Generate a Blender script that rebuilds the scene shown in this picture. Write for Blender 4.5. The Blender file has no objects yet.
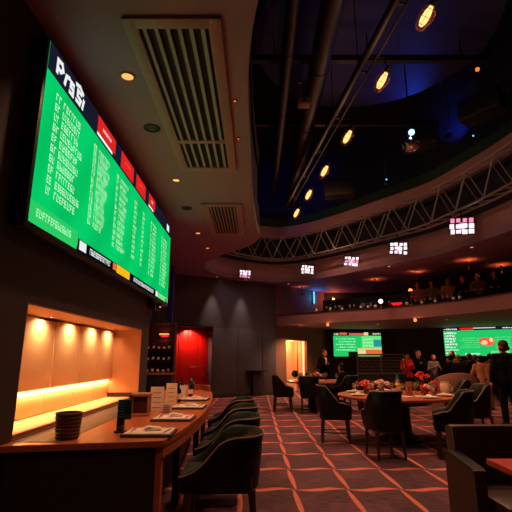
import bpy, bmesh, math, random
from mathutils import Vector, Matrix
from mathutils.geometry import tessellate_polygon
random.seed(11)
PI = math.pi
scene = bpy.context.scene
COL = scene.collection

# ------------------------------------------------------------------ materials
def lin(c):
    r = []
    for v in c[:3]:
        v = v / 255.0
        r.append(v / 12.92 if v <= 0.04045 else ((v + 0.055) / 1.055) ** 2.4)
    return (r[0], r[1], r[2], 1.0)

def mat(name, col, rough=0.6, metal=0.0, noise=0.0, nscale=30.0, bump=0.0, emit=None, estr=0.0, coat=0.0, trans=0.0, stretch=None, spec=None):
    m = bpy.data.materials.new(name); m.use_nodes = True
    nt = m.node_tree; N = nt.nodes; L = nt.links
    b = N['Principled BSDF']
    b.inputs['Base Color'].default_value = lin(col)
    b.inputs['Roughness'].default_value = rough
    b.inputs['Metallic'].default_value = metal
    if spec is None and any(k in name for k in ('cloth', 'hair', 'velvet')): spec = .15
    if spec is not None: b.inputs['Specular IOR Level'].default_value = spec
    if coat: b.inputs['Coat Weight'].default_value = coat
    if trans: b.inputs['Transmission Weight'].default_value = trans
    if emit is not None:
        b.inputs['Emission Color'].default_value = lin(emit)
        b.inputs['Emission Strength'].default_value = estr
    if noise or bump:
        tc = N.new('ShaderNodeTexCoord'); nz = N.new('ShaderNodeTexNoise')
        nz.inputs['Scale'].default_value = nscale; nz.inputs['Detail'].default_value = 4
        if stretch:
            mp = N.new('ShaderNodeMapping'); mp.inputs['Scale'].default_value = stretch
            L.new(tc.outputs['Object'], mp.inputs['Vector']); L.new(mp.outputs['Vector'], nz.inputs['Vector'])
        else:
            L.new(tc.outputs['Object'], nz.inputs['Vector'])
        if noise:
            mx = N.new('ShaderNodeMix'); mx.data_type = 'RGBA'
            c = lin(col)
            mx.inputs[6].default_value = (c[0]*(1-noise), c[1]*(1-noise), c[2]*(1-noise), 1)
            mx.inputs[7].default_value = (min(1, c[0]*(1+noise)), min(1, c[1]*(1+noise)), min(1, c[2]*(1+noise)), 1)
            L.new(nz.outputs['Fac'], mx.inputs[0]); L.new(mx.outputs[2], b.inputs['Base Color'])
        if bump:
            bp = N.new('ShaderNodeBump'); bp.inputs['Strength'].default_value = bump; bp.inputs['Distance'].default_value = 0.01
            L.new(nz.outputs['Fac'], bp.inputs['Height']); L.new(bp.outputs['Normal'], b.inputs['Normal'])
    return m

def glow(name, col, strength=1.0):
    m = bpy.data.materials.new(name); m.use_nodes = True
    nt = m.node_tree; N = nt.nodes
    b = N['Principled BSDF']
    b.inputs['Base Color'].default_value = (0.0, 0.0, 0.0, 1)
    b.inputs['Roughness'].default_value = 0.9; b.inputs['Specular IOR Level'].default_value = 0.0
    b.inputs['Emission Color'].default_value = lin(col)
    b.inputs['Emission Strength'].default_value = strength
    return m

def screen_green(name, base, alt, scale, strength=1.0):
    """screen picture: green pitch with soft diagonal stripes"""
    m = glow(name, base, strength); nt = m.node_tree; N = nt.nodes; L = nt.links
    tc = N.new('ShaderNodeTexCoord'); mp = N.new('ShaderNodeMapping')
    mp.inputs['Rotation'].default_value = (math.radians(35), 0, math.radians(25))
    w = N.new('ShaderNodeTexWave'); w.inputs['Scale'].default_value = scale; w.inputs['Distortion'].default_value = 1.5
    mx = N.new('ShaderNodeMix'); mx.data_type = 'RGBA'
    mx.inputs[6].default_value = lin(base); mx.inputs[7].default_value = lin(alt)
    L.new(tc.outputs['Object'], mp.inputs['Vector']); L.new(mp.outputs['Vector'], w.inputs['Vector'])
    L.new(w.outputs['Fac'], mx.inputs[0]); L.new(mx.outputs[2], N['Principled BSDF'].inputs['Emission Color'])
    return m

def carpet():
    m = bpy.data.materials.new('patterned_carpet'); m.use_nodes = True
    nt = m.node_tree; N = nt.nodes; L = nt.links
    b = N['Principled BSDF']; b.inputs['Roughness'].default_value = 0.8
    b.inputs['Specular IOR Level'].default_value = 0.3
    def n(op, a, c=None):
        q = N.new('ShaderNodeMath'); q.operation = op
        for i, v in enumerate((a, c)):
            if v is None: continue
            if isinstance(v, (int, float)): q.inputs[i].default_value = v
            else: L.new(v, q.inputs[i])
        return q.outputs[0]
    tc = N.new('ShaderNodeTexCoord'); sp = N.new('ShaderNodeSeparateXYZ'); L.new(tc.outputs['Object'], sp.inputs[0])
    x, y = sp.outputs[0], sp.outputs[1]
    xs = n('DIVIDE', n('SUBTRACT', x, 0.42), 0.58)
    ys = n('DIVIDE', n('SUBTRACT', y, 5.12), 0.87)
    fx = n('FRACT', xs)
    fy = n('FRACT', ys)
    # woven streak across each cell: lens shaped and gently waved
    wave = n('MULTIPLY', n('SINE', n('MULTIPLY', fx, 2*PI)), 0.035)
    dy = n('ABSOLUTE', n('SUBTRACT', n('FRACT', n('ADD', n('ADD', ys, 0.5), wave)), 0.5))
    wy = n('ADD', n('MULTIPLY', n('SINE', n('MULTIPLY', fx, PI)), 0.060), 0.0)
    cross = n('LESS_THAN', dy, wy)
    # long lines down the room, narrowing where they cross
    wob = n('MULTIPLY', n('SUBTRACT', fy, 0.5), 0.05)
    dx = n('ABSOLUTE', n('SUBTRACT', n('FRACT', n('ADD', n('ADD', xs, 0.5), wob)), 0.5))
    wx = n('ADD', n('MULTIPLY', n('POWER', n('MAXIMUM', n('SINE', n('MULTIPLY', fy, PI)), 0.0), 0.6), 0.046), 0.002)
    line = n('LESS_THAN', dx, wx)
    mask = n('MAXIMUM', cross, line)
    # tiles of slightly different plum, with fine streaks
    ck = N.new('ShaderNodeTexWhiteNoise'); cb = N.new('ShaderNodeCombineXYZ')
    L.new(n('FLOOR', n('MULTIPLY', xs, 2.0)), cb.inputs[0]); L.new(n('FLOOR', n('MULTIPLY', ys, 2.0)), cb.inputs[1])
    L.new(cb.outputs[0], ck.inputs['Vector'])
    mp = N.new('ShaderNodeMapping'); mp.inputs['Scale'].default_value = (3, 26, 1)
    L.new(tc.outputs['Object'], mp.inputs['Vector'])
    nz = N.new('ShaderNodeTexNoise'); nz.inputs['Scale'].default_value = 2.2; nz.inputs['Detail'].default_value = 6
    L.new(mp.outputs['Vector'], nz.inputs['Vector'])
    t = n('ADD', n('MULTIPLY', ck.outputs['Value'], 0.3), n('SUBTRACT', n('MULTIPLY', nz.outputs['Fac'], 1.9), 0.62))
    m1 = N.new('ShaderNodeMix'); m1.data_type = 'RGBA'
    m1.inputs[6].default_value = lin((30, 18, 28)); m1.inputs[7].default_value = lin((112, 68, 80))
    L.new(t, m1.inputs[0])
    m2 = N.new('ShaderNodeMix'); m2.data_type = 'RGBA'
    L.new(mask, m2.inputs[0]); L.new(m1.outputs[2], m2.inputs[6])
    m3 = N.new('ShaderNodeMix'); m3.data_type = 'RGBA'
    m3.inputs[6].default_value = lin((150, 72, 58)); m3.inputs[7].default_value = lin((232, 134, 108))
    L.new(nz.outputs['Fac'], m3.inputs[0]); L.new(m3.outputs[2], m2.inputs[7])
    L.new(m2.outputs[2], b.inputs['Base Color'])
    nf = N.new('ShaderNodeTexNoise'); nf.inputs['Scale'].default_value = 220
    L.new(tc.outputs['Object'], nf.inputs['Vector'])
    bp = N.new('ShaderNodeBump'); bp.inputs['Strength'].default_value = 0.25; bp.inputs['Distance'].default_value = 0.01
    L.new(nf.outputs['Fac'], bp.inputs['Height']); L.new(bp.outputs['Normal'], b.inputs['Normal'])
    return m

def wood(name, c1, c2, rough=0.35, scale=(1, 14, 14)):
    m = bpy.data.materials.new(name); m.use_nodes = True
    nt = m.node_tree; N = nt.nodes; L = nt.links
    b = N['Principled BSDF']; b.inputs['Roughness'].default_value = rough
    tc = N.new('ShaderNodeTexCoord'); mp = N.new('ShaderNodeMapping'); mp.inputs['Scale'].default_value = scale
    nz = N.new('ShaderNodeTexNoise'); nz.inputs['Scale'].default_value = 2.5; nz.inputs['Detail'].default_value = 5
    nz.inputs['Distortion'].default_value = 0.6
    mx = N.new('ShaderNodeMix'); mx.data_type = 'RGBA'
    mx.inputs[6].default_value = lin(c1); mx.inputs[7].default_value = lin(c2)
    L.new(tc.outputs['Object'], mp.inputs['Vector']); L.new(mp.outputs['Vector'], nz.inputs['Vector'])
    L.new(nz.outputs['Fac'], mx.inputs[0]); L.new(mx.outputs[2], b.inputs['Base Color'])
    return m

M = {}
M['carpet'] = carpet()
M['wall_dark'] = mat('charcoal_brown_plaster', (52, 40, 37), 0.8, noise=.12, nscale=3)
M['wall_grey'] = mat('grey_wall_panel', (82, 76, 82), 0.65, noise=.08, nscale=4)
M['wall_brown'] = mat('warm_brown_plaster', (128, 92, 72), 0.75, noise=.08, nscale=4)
M['wall_blue_light'] = mat('painted_blue_light', (80, 100, 215), 0.7, noise=.1)  # blue light on pillar and side wall, painted into the colour
M['wall_black'] = mat('near_black_wall', (36, 30, 30), 0.8, noise=.1)
M['ceil'] = mat('taupe_ceiling_board', (150, 122, 148), 0.75, noise=.05, nscale=2)
M['drum'] = mat('red_brown_fascia', (134, 88, 90), 0.7, noise=.06, nscale=3)
M['ring'] = mat('mauve_ring_fascia', (176, 134, 142), 0.7, noise=.06, nscale=3)
M['recess'] = mat('blue_black_ring_recess', (24, 26, 40), 0.8, noise=.1)
M['green_light_band'] = mat('painted_green_light_band', (22, 64, 46), 0.7, noise=.1)  # green light from the screen, painted in as the band's colour
M['void'] = mat('midnight_blue_void', (12, 24, 58), 0.8, noise=.2)
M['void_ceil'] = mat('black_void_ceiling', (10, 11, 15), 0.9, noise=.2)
M['cloud'] = mat('blue_acoustic_ceiling', (20, 32, 80), 0.6, noise=.1)
M['duct'] = mat('dark_duct_steel', (30, 28, 28), 0.55, 0.2, noise=.15)
M['blackmetal'] = mat('black_powder_coat', (24, 23, 24), 0.45, 0.4, noise=.1)
M['black'] = mat('black_plastic', (16, 16, 18), 0.5, noise=.1)
M['steel'] = mat('brushed_truss_steel', (170, 164, 168), 0.4, 0.6, noise=.08)
M['chrome'] = mat('chrome', (220, 216, 212), 0.15, 1.0, noise=.03)
M['vent'] = mat('vent_frame_paint', (156, 120, 128), 0.5, noise=.05)
M['vent_dark'] = mat('vent_shadow_lining', (26, 21, 20), 0.8, noise=.1)
M['niche'] = mat('niche_panel_fabric', (226, 184, 146), 0.6, noise=.05, nscale=60)
M['niche_side'] = mat('niche_side_board', (176, 122, 92), 0.6, noise=.06)
M['wood'] = wood('oiled_cherry_wood', (150, 74, 42), (196, 108, 62), 0.32, (14, 1, 14))
M['wood_table'] = wood('table_cherry_wood', (140, 66, 38), (190, 100, 56), 0.3, (2, 14, 14))
M['wood_red'] = wood('red_stained_wood', (168, 40, 22), (205, 66, 36), 0.4, (12, 2, 12))
M['wood_dark'] = wood('dark_walnut', (44, 26, 20), (72, 42, 30), 0.4, (14, 14, 1))
M['bar_body'] = mat('bar_front_black_laminate', (24, 20, 21), 0.55, noise=.1)
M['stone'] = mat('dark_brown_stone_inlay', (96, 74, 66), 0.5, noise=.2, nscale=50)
M['leather'] = mat('black_leather', (15, 16, 18), 0.45, spec=.25, noise=.12, nscale=70, bump=.15)
M['leather_in'] = mat('black_green_leather', (24, 34, 34), 0.4, spec=.35, noise=.12, nscale=70, bump=.15)
M['leather_br'] = mat('brown_black_leather', (58, 45, 40), 0.42, noise=.15, nscale=50, bump=.15)
M['piping'] = mat('taupe_piping', (142, 110, 92), 0.6, noise=.06)
M['door_red'] = wood('red_lacquer_door', (176, 16, 10), (205, 26, 16), 0.4, (12, 12, 1))
M['white'] = mat('white_paper', (236, 226, 214), 0.7, noise=.03)
M['napkin'] = mat('white_linen', (240, 230, 220), 0.85, noise=.04, nscale=80)
M['porcelain'] = mat('white_porcelain', (238, 232, 224), 0.2, noise=.02)
M['slate'] = mat('dark_slate_tray', (64, 54, 52), 0.5, noise=.15)
M['mat_linen'] = mat('pale_linen_mat', (228, 210, 200), 0.85, noise=.08, nscale=90)
M['glass'] = mat('clear_glass', (235, 235, 235), 0.05, trans=.92, noise=.01)
M['glass_amber'] = mat('amber_glass', (196, 112, 66), 0.12, trans=.6, noise=.05)
M['smoky'] = mat('smoky_brown_glass', (70, 52, 46), 0.15, trans=.35, noise=.4, nscale=40)
M['bottle_green'] = mat('dark_green_glass', (12, 62, 52), 0.12, trans=.25, noise=.05)
M['bottle_dark'] = mat('dark_bottle_glass', (18, 24, 24), 0.12, noise=.05)
M['bottle_yellow'] = mat('yellow_bottle_glass', (214, 160, 24), 0.2, noise=.05)
M['bottle_blue'] = mat('blue_bottle_glass', (40, 130, 170), 0.2, noise=.05)
M['flower_red'] = mat('red_petals', (214, 44, 34), 0.6, noise=.2, nscale=60)
M['flower_org'] = mat('orange_petals', (226, 96, 54), 0.6, noise=.2, nscale=60)
M['flower_pink'] = mat('pale_pink_petals', (232, 190, 176), 0.6, noise=.12, nscale=60)
M['leaf'] = mat('green_leaf', (66, 96, 40), 0.6, noise=.2)
M['wicker'] = mat('dark_woven_rattan', (92, 56, 42), 0.6, noise=.35, nscale=90, bump=.5)
M['cream'] = mat('cream_ceramic', (232, 204, 170), 0.5, noise=.04)
M['skin'] = mat('skin', (206, 140, 110), 0.5, noise=.04)
M['eye'] = mat('dark_eye', (20, 14, 12), 0.3, noise=.05)
M['hair_black'] = mat('black_hair', (20, 15, 14), 0.5, noise=.2, nscale=120)
M['hair_brown'] = mat('brown_hair', (74, 46, 30), 0.5, noise=.2, nscale=120)
M['hair_fair'] = mat('fair_hair', (150, 102, 62), 0.5, noise=.2, nscale=120)
M['cl_black'] = mat('black_suit_cloth', (9, 9, 12), 0.85, noise=.1, nscale=90)
M['cl_red'] = mat('red_cloth', (206, 30, 24), 0.75, noise=.08, nscale=90)
M['cl_tan'] = mat('tan_jacket_cloth', (182, 122, 84), 0.8, noise=.14, nscale=60)
M['cl_brown'] = mat('brown_cloth', (116, 74, 56), 0.8, noise=.12, nscale=60)
M['cl_grey'] = mat('grey_cloth', (112, 100, 98), 0.8, noise=.1, nscale=60)
M['cl_pink'] = mat('dusty_pink_cloth', (190, 110, 96), 0.8, noise=.1, nscale=60)
M['cl_white'] = mat('white_shirt_cloth', (224, 214, 206), 0.8, noise=.04)
M['shoe'] = mat('black_shoe_leather', (18, 16, 16), 0.35, noise=.05)
M['sofa_br'] = mat('brown_sofa_velvet', (128, 90, 76), 0.8, noise=.1, nscale=60)
M['mesh'] = mat('antique_silver_mesh', (96, 88, 84), 0.4, 0.6, noise=.2, nscale=60)
M['mirror'] = mat('mirror_facets', (200, 205, 215), 0.08, 1.0, noise=.05)
# things that give off light
M['lamp_warm'] = glow('warm_lamp_glow', (255, 150, 76), 2.0)
M['lamp_dim'] = glow('dim_warm_lamp_glow', (255, 150, 80), 1.2)
M['lamp_orange'] = glow('orange_lamp_glow', (255, 110, 30), 1.6)
M['bulb'] = glow('filament_bulb_glow', (255, 172, 98), 2.6)
M['cage'] = mat('copper_wire_cage', (92, 52, 34), 0.5, 0.6, noise=.1)
M['led_warm'] = glow('warm_led_strip', (255, 205, 120), 3.0)
M['led_cream'] = glow('cream_led_strip', (255, 224, 170), 1.8)
M['neon_blue'] = glow('blue_neon_tube', (90, 190, 255), 1.6)
M['neon_red'] = glow('red_neon_sign', (255, 40, 30), 1.2)
M['pix_white'] = glow('white_pink_led_pixels', (255, 226, 236), 1.5)
M['pix_pink'] = glow('pink_led_pixels', (255, 150, 190), 1.0)
M['blue_glint'] = glow('blue_glint', (110, 190, 255), 6.0)  # glow for the imitated glint on the mirror ball
M['s_green'] = screen_green('screen_pitch_green', (4, 206, 106), (4, 190, 94), 1.0)
M['s_green2'] = glow('screen_label_green', (40, 205, 100), 1.0)
M['s_green3'] = glow('screen_light_green', (110, 230, 130), 1.0)
M['s_text'] = glow('screen_pale_text', (176, 252, 190), 1.0)
M['s_white'] = glow('screen_white', (236, 240, 238), 1.0)
M['s_navy'] = glow('screen_navy', (24, 26, 44), 1.0)
M['s_black'] = glow('screen_black', (10, 12, 14), 1.0)
M['s_red'] = glow('screen_red', (226, 34, 30), 1.0)
M['s_red2'] = glow('screen_bright_red', (250, 90, 70), 1.0)
M['s_yellow'] = glow('screen_yellow', (250, 186, 20), 1.0)
M['s_orange'] = glow('screen_orange', (226, 110, 60), 1.0)
M['s_teal'] = glow('screen_teal', (40, 150, 150), 1.0)
M['s_cream'] = glow('screen_cream', (236, 214, 150), 1.0)
M['tv_green'] = screen_green('tv_pitch_green', (28, 198, 98), (40, 206, 108), 3.0)

# ------------------------------------------------------------------ mesh builder
class MB:
    def __init__(self, M4=None):
        self.bm = bmesh.new(); self.M = M4 or Matrix.Identity(4)
    def v(self, p): return self.bm.verts.new(self.M @ Vector(p))
    def f(self, vs):
        try: return self.bm.faces.new(vs)
        except ValueError: return None
    def poly(self, pts): self.f([self.v(p) for p in pts]); return self
    def box(self, c, s, rz=0, bev=0.0, R=None):
        x, y, z = s[0]/2, s[1]/2, s[2]/2
        R = R or Matrix.Rotation(rz, 4, 'Z'); T = Matrix.Translation(Vector(c)) @ R
        b2 = bmesh.new(); bmesh.ops.create_cube(b2, size=1.0)
        for q in b2.verts: q.co = Vector((q.co.x*s[0], q.co.y*s[1], q.co.z*s[2]))
        if bev > 0:
            bmesh.ops.bevel(b2, geom=list(b2.edges), offset=min(bev, .45*min(s)), segments=2, affect='EDGES', profile=.6)
        mp = {q: self.v(T @ q.co) for q in b2.verts}
        for fc in b2.faces: self.f([mp[q] for q in fc.verts])
        b2.free(); return self
    def ring(self, pts): return [self.v(p) for p in pts]
    def loft(self, rings, closed=True, cap=True, loop=False):
        rs = [self.ring(r) for r in rings]; n = len(rs[0])
        rng = range(n) if closed else range(n-1)
        pairs = list(zip(rs, rs[1:]))
        if loop: pairs.append((rs[-1], rs[0]))
        for a, b in pairs:
            for i in rng:
                j = (i+1) % n; self.f([a[i], a[j], b[j], b[i]])
        if cap and closed and not loop:
            self.f(rs[0][::-1]); self.f(rs[-1])
        return self
    def tube(self, p0, p1, r0, r1=None, seg=10, cap=True):
        r1 = r0 if r1 is None else r1
        p0, p1 = Vector(p0), Vector(p1); d = (p1-p0).normalized()
        a = Vector((0, 0, 1)) if abs(d.z) < .9 else Vector((1, 0, 0))
        u = d.cross(a).normalized(); w = d.cross(u)
        R = lambda p, r: [p + u*r*math.cos(t*2*PI/seg) + w*r*math.sin(t*2*PI/seg) for t in range(seg)]
        return self.loft([R(p0, r0), R(p1, r1)], cap=cap)
    def path(self, pts, r, seg=8, loop=False):
        P = [Vector(p) for p in pts]; rings = []; n = len(P); up = None
        for i in range(n):
            if loop: d = (P[(i+1) % n]-P[i-1])
            else: d = P[min(i+1, n-1)]-P[max(i-1, 0)]
            d.normalize()
            if up is None:
                a = Vector((0, 0, 1)) if abs(d.z) < .9 else Vector((1, 0, 0))
                up = d.cross(a).normalized()
            u = (up - d*up.dot(d))
            if u.length < 1e-5: u = d.orthogonal()
            u.normalize(); up = u; w = d.cross(u)
            rr = r[i] if isinstance(r, (list, tuple)) else r
            rings.append([P[i] + u*rr*math.cos(t*2*PI/seg) + w*rr*math.sin(t*2*PI/seg) for t in range(seg)])
        return self.loft(rings, loop=loop)
    def lathe(self, prof, seg=20, c=(0, 0, 0), cap=True):
        c = Vector(c)
        rings = [[c + Vector((max(r, .0006)*math.cos(t*2*PI/seg), max(r, .0006)*math.sin(t*2*PI/seg), z)) for t in range(seg)] for r, z in prof]
        return self.loft(rings, cap=cap)
    def ball(self, c, r, sx=1, sy=1, sz=1, seg=14, R=None):
        b2 = bmesh.new(); bmesh.ops.create_uvsphere(b2, u_segments=seg, v_segments=max(6, seg*2//3), radius=r)
        R = R or Matrix.Identity(4); T = Matrix.Translation(Vector(c)) @ R
        mp = {q: self.v(T @ Vector((q.co.x*sx, q.co.y*sy, q.co.z*sz))) for q in b2.verts}
        for fc in b2.faces: self.f([mp[q] for q in fc.verts])
        b2.free(); return self
    def cap(self, p0, p1, r0, r1=None, seg=10):
        r1 = r0 if r1 is None else r1
        self.tube(p0, p1, r0, r1, seg); self.ball(p0, r0*.999, seg=seg); self.ball(p1, r1*.999, seg=seg); return self
    def prism(self, poly, z0, z1):
        a = [self.v((p[0], p[1], z0)) for p in poly]; b = [self.v((p[0], p[1], z1)) for p in poly]
        n = len(poly)
        for i in range(n):
            j = (i+1) % n; self.f([a[i], a[j], b[j], b[i]])
        for t in tessellate_polygon([[Vector((p[0], p[1], 0)) for p in poly]]):
            self.f([a[i] for i in t]); self.f([b[i] for i in reversed(t)])
        return self
    def build(self, name, m, parent=None, smooth=True, loc=None, kind=None, angle=38):
        bm = self.bm
        bmesh.ops.recalc_face_normals(bm, faces=list(bm.faces))
        me = bpy.data.meshes.new(name); bm.to_mesh(me); bm.free()
        for mm in (m if isinstance(m, (list, tuple)) else [m]): me.materials.append(mm)
        if smooth:
            me.polygons.foreach_set('use_smooth', [True]*len(me.polygons))
            me.set_sharp_from_angle(angle=math.radians(angle))
        o = bpy.data.objects.new(name, me); COL.objects.link(o)
        if parent is not None: o.parent = parent
        if loc is not None: o.location = loc
        if kind: o['kind'] = kind
        return o

def rebase(o):
    """move a one-mesh thing's origin to the middle of its base"""
    vs = [v.co for v in o.data.vertices]
    c = Vector(((min(v.x for v in vs)+max(v.x for v in vs))/2, (min(v.y for v in vs)+max(v.y for v in vs))/2, min(v.z for v in vs)))
    o.data.transform(Matrix.Translation(-c)); o.location = o.location + c
    return o

def tag(o, label, cat, group=None):
    o['label'] = label; o['category'] = cat
    if group: o['group'] = group
    return o

def thing(name, label, cat, loc=(0, 0, 0), rz=0.0, group=None):
    o = bpy.data.objects.new(name, None); COL.objects.link(o)
    o.empty_display_size = .1
    o.location = loc; o.rotation_euler = (0, 0, rz)
    return tag(o, label, cat, group)

def struct(name, mb, m, **k): return mb.build(name, m, kind='structure', **k)

def dup(root, loc, rz=0.0, label=None, group=None, scale=None):
    r = root.copy(); COL.objects.link(r); r.location = loc; r.rotation_euler = (0, 0, rz)
    if label: r['label'] = label
    if group: r['group'] = group
    if scale: r.scale = scale
    for ch in list(root.children):
        c = ch.copy(); COL.objects.link(c); c.parent = r
        for g in list(ch.children):
            d = g.copy(); COL.objects.link(d); d.parent = c
    return r

def lamp(kind, parent, loc, energy, col, rot=(0, 0, 0), size=.04, spot=90, blend=.6, name='light_source'):
    d = bpy.data.lights.new(name, kind); d.energy = energy; d.color = lin(col)[:3]
    if kind in ('POINT', 'SPOT'): d.shadow_soft_size = size
    if kind == 'SPOT': d.spot_size = math.radians(spot); d.spot_blend = blend
    if kind == 'AREA':
        d.shape = 'RECTANGLE'; d.size, d.size_y = size
    o = bpy.data.objects.new(name, d); COL.objects.link(o)
    o.parent = parent; o.location = loc; o.rotation_euler = rot
    return o

def aim(frm, to):
    d = (Vector(to)-Vector(frm)).normalized()
    return d.to_track_quat('-Z', 'Y').to_euler()

def catmull(pts, n=8, closed=False):
    P = [Vector(p) for p in pts]; out = []; N = len(P)
    rng = N if closed else N-1
    for i in range(rng):
        if closed: a, b, c, d = P[i-1], P[i], P[(i+1) % N], P[(i+2) % N]
        else: a, b, c, d = P[max(i-1, 0)], P[i], P[i+1], P[min(i+2, N-1)]
        for k in range(n):
            t = k/n
            out.append(.5*((2*b)+(c-a)*t+(2*a-5*b+4*c-d)*t*t+(3*b-a-3*c+d)*t**3))
    if not closed: out.append(P[-1])
    return out

def offset2(pts, d, closed=True):
    """shift a 2-D outline sideways (positive = to the right of travel)"""
    out = []; N = len(pts)
    for i in range(N):
        a = pts[i-1] if (closed or i > 0) else pts[i]
        b = pts[(i+1) % N] if (closed or i < N-1) else pts[i]
        t = Vector((b[0]-a[0], b[1]-a[1])).normalized()
        out.append(Vector((pts[i][0]+t.y*d, pts[i][1]-t.x*d)))
    return out

def wall(name, p0, p1, z0, z1, th, m, opens=()):
    """wall from p0 to p1; th > 0 thickens to the left of travel; opens = (s0, s1, z0, z1)"""
    p0, p1 = Vector(p0), Vector(p1); d = p1-p0; Ln = d.length; ang = math.atan2(d.y, d.x)
    mb = MB(Matrix.Translation((p0.x, p0.y, 0)) @ Matrix.Rotation(ang, 4, 'Z'))
    def pc(s0, s1, a, b):
        if s1-s0 > 1e-4 and b-a > 1e-4: mb.box(((s0+s1)/2, th/2, (a+b)/2), (s1-s0, abs(th), b-a))
    s = 0
    for (a, b, c, e) in sorted(opens):
        pc(s, a, z0, z1); pc(a, b, z0, c); pc(a, b, e, z1); s = b
    pc(s, Ln, z0, z1)
    return struct(name, mb, m, smooth=False)

# ------------------------------------------------------------------ camera
cam_d = bpy.data.cameras.new('camera'); cam = bpy.data.objects.new('camera', cam_d); COL.objects.link(cam)
cam.location = (0, 0, 1.4); cam.rotation_euler = (math.radians(90+13.2), 0, 0)
cam_d.sensor_width = 36; cam_d.lens = 430/512*36; cam_d.clip_end = 200; cam_d.clip_start = .05
scene.camera = cam
scene.view_settings.view_transform = 'Standard'
try: scene.view_settings.look = 'None'
except Exception: pass
scene.view_settings.gamma = 1; scene.view_settings.exposure = 0; scene.view_settings.use_curve_mapping = False
w = bpy.data.worlds.new('world'); scene.world = w; w.use_nodes = True
w.node_tree.nodes['Background'].inputs[0].default_value = (.004, .004, .006, 1)
w.node_tree.nodes['Background'].inputs[1].default_value = 1.0

H = 4.25                                     # ceiling over the bar
# ------------------------------------------------------------------ setting: floor, ceilings, walls
struct('floor', MB().box((4.0, 8.5, -.1), (15.6, 23.6, .2)), M['carpet'], smooth=False)

HOLE = [(.3, 1.4), (.02, 2.95), (-.06, 3.6), (-.09, 4.4), (-.08, 5.6), (-.06, 7.6), (.02, 9.3), (.07, 10.25), (-.22, 11.05),
        (-1.05, 12.15), (-1.63, 13.4), (-1.5, 14.8), (-.72, 15.8), (.3, 16.5), (1.1, 16.6), (2.1, 16.0), (3.25, 14.7), (4.25, 13.35), (5.15, 12.1),
        (5.55, 10.9), (5.9, 9.5), (6.1, 7.5), (5.8, 5), (4.9, 2.8), (3.5, 1.2), (1.8, .5)]
hole = [Vector((p.x, p.y)) for p in catmull([(x, y, 0) for x, y in HOLE], 6, True)]   # clockwise seen from above
outer = [Vector((-3.7, -3.2)), Vector((11.8, -3.2)), Vector((11.8, 20.2)), Vector((-3.7, 20.2))]
mb = MB()
loops = [[Vector((p.x, p.y, 0)) for p in outer], [Vector((p.x, p.y, 0)) for p in hole]]
flat = loops[0]+loops[1]
lo = [mb.v((p.x, p.y, H)) for p in flat]; hi = [mb.v((p.x, p.y, H+.16)) for p in flat]
for t in tessellate_polygon(loops):
    mb.f([lo[i] for i in t]); mb.f([hi[i] for i in reversed(t)])
n0 = len(outer); n1 = len(hole)
for i in range(n0): mb.f([lo[i], lo[(i+1) % n0], hi[(i+1) % n0], hi[i]])
for i in range(n1):
    a, b = n0+i, n0+(i+1) % n1; mb.f([lo[a], lo[b], hi[b], hi[a]])
struct('ceiling', mb, M['ceil'], smooth=False)

def ring_wall(name, off0, off1, z0, z1, m):
    a = offset2(hole, off0); b = offset2(hole, off1)
    mb = MB()
    A0 = [mb.v((p.x, p.y, z0)) for p in a]; A1 = [mb.v((p.x, p.y, z1)) for p in a]
    B0 = [mb.v((p.x, p.y, z0)) for p in b]; B1 = [mb.v((p.x, p.y, z1)) for p in b]
    n = len(a)
    for i in range(n):
        j = (i+1) % n
        mb.f([A0[i], A0[j], A1[j], A1[i]]); mb.f([B0[i], B1[i], B1[j], B0[j]])
        mb.f([A1[i], A1[j], B1[j], B1[i]]); mb.f([A0[i], B0[i], B0[j], A0[j]])
    o = struct(name, mb, m)
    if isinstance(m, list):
        for f in o.data.polygons:      # shade put in as black on the near side over the bar
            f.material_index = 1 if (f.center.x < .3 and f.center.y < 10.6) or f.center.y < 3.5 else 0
    return o
SGN = -1      # outward offset sign for the clockwise outline
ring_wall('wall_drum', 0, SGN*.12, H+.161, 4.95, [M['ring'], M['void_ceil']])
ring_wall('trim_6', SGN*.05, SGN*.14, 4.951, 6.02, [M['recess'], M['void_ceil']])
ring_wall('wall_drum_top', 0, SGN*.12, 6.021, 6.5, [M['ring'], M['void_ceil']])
ring_wall('trim_1', SGN*.06, SGN*.2, 6.501, 6.85, M['green_light_band'])  # band tinted with the screen's green light
ring_wall('wall_upper', SGN*.22, SGN*.34, 6.3, 9.4, M['void'])
struct('ceiling_void', MB().box((4.0, 8.5, 9.5), (15.6, 23.6, .2)), M['void_ceil'], smooth=False)

# left wall with the lit niche
wall('wall_left', (-1.9, 7.75), (-1.9, -3.1), 0, H, -.5, M['wall_dark'], [(7.75-7.26, 7.75-3.58, .762, 1.845)])
wn = struct('wall_niche', MB().box((-2.46, 5.42, 1.3), (.1, 4.1, 1.3)), M['niche_side'], smooth=False)
struct('trim_5', MB().box((-2.15, 5.42, 1.837), (.494, 3.67, .014)).box((-2.15, 7.253, 1.34), (.494, .014, 1.0)).box((-2.15, 3.587, 1.34), (.494, .014, 1.0)), M['niche_side'], smooth=False)
struct('wall_bulkhead', MB().box((-2.05, 8.21, 3.3), (.3, .9, 1.9)), M['wall_dark'], smooth=False)
wall('wall_side', (-3.5, 14.6), (-3.5, 7.4), 0, H, -.1, M['wall_blue_light'])  # blue light is part of this wall's colour
wall('wall_return', (-2.4, 7.75), (-3.5, 7.75), 0, H, .1, M['wall_dark'])
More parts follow.
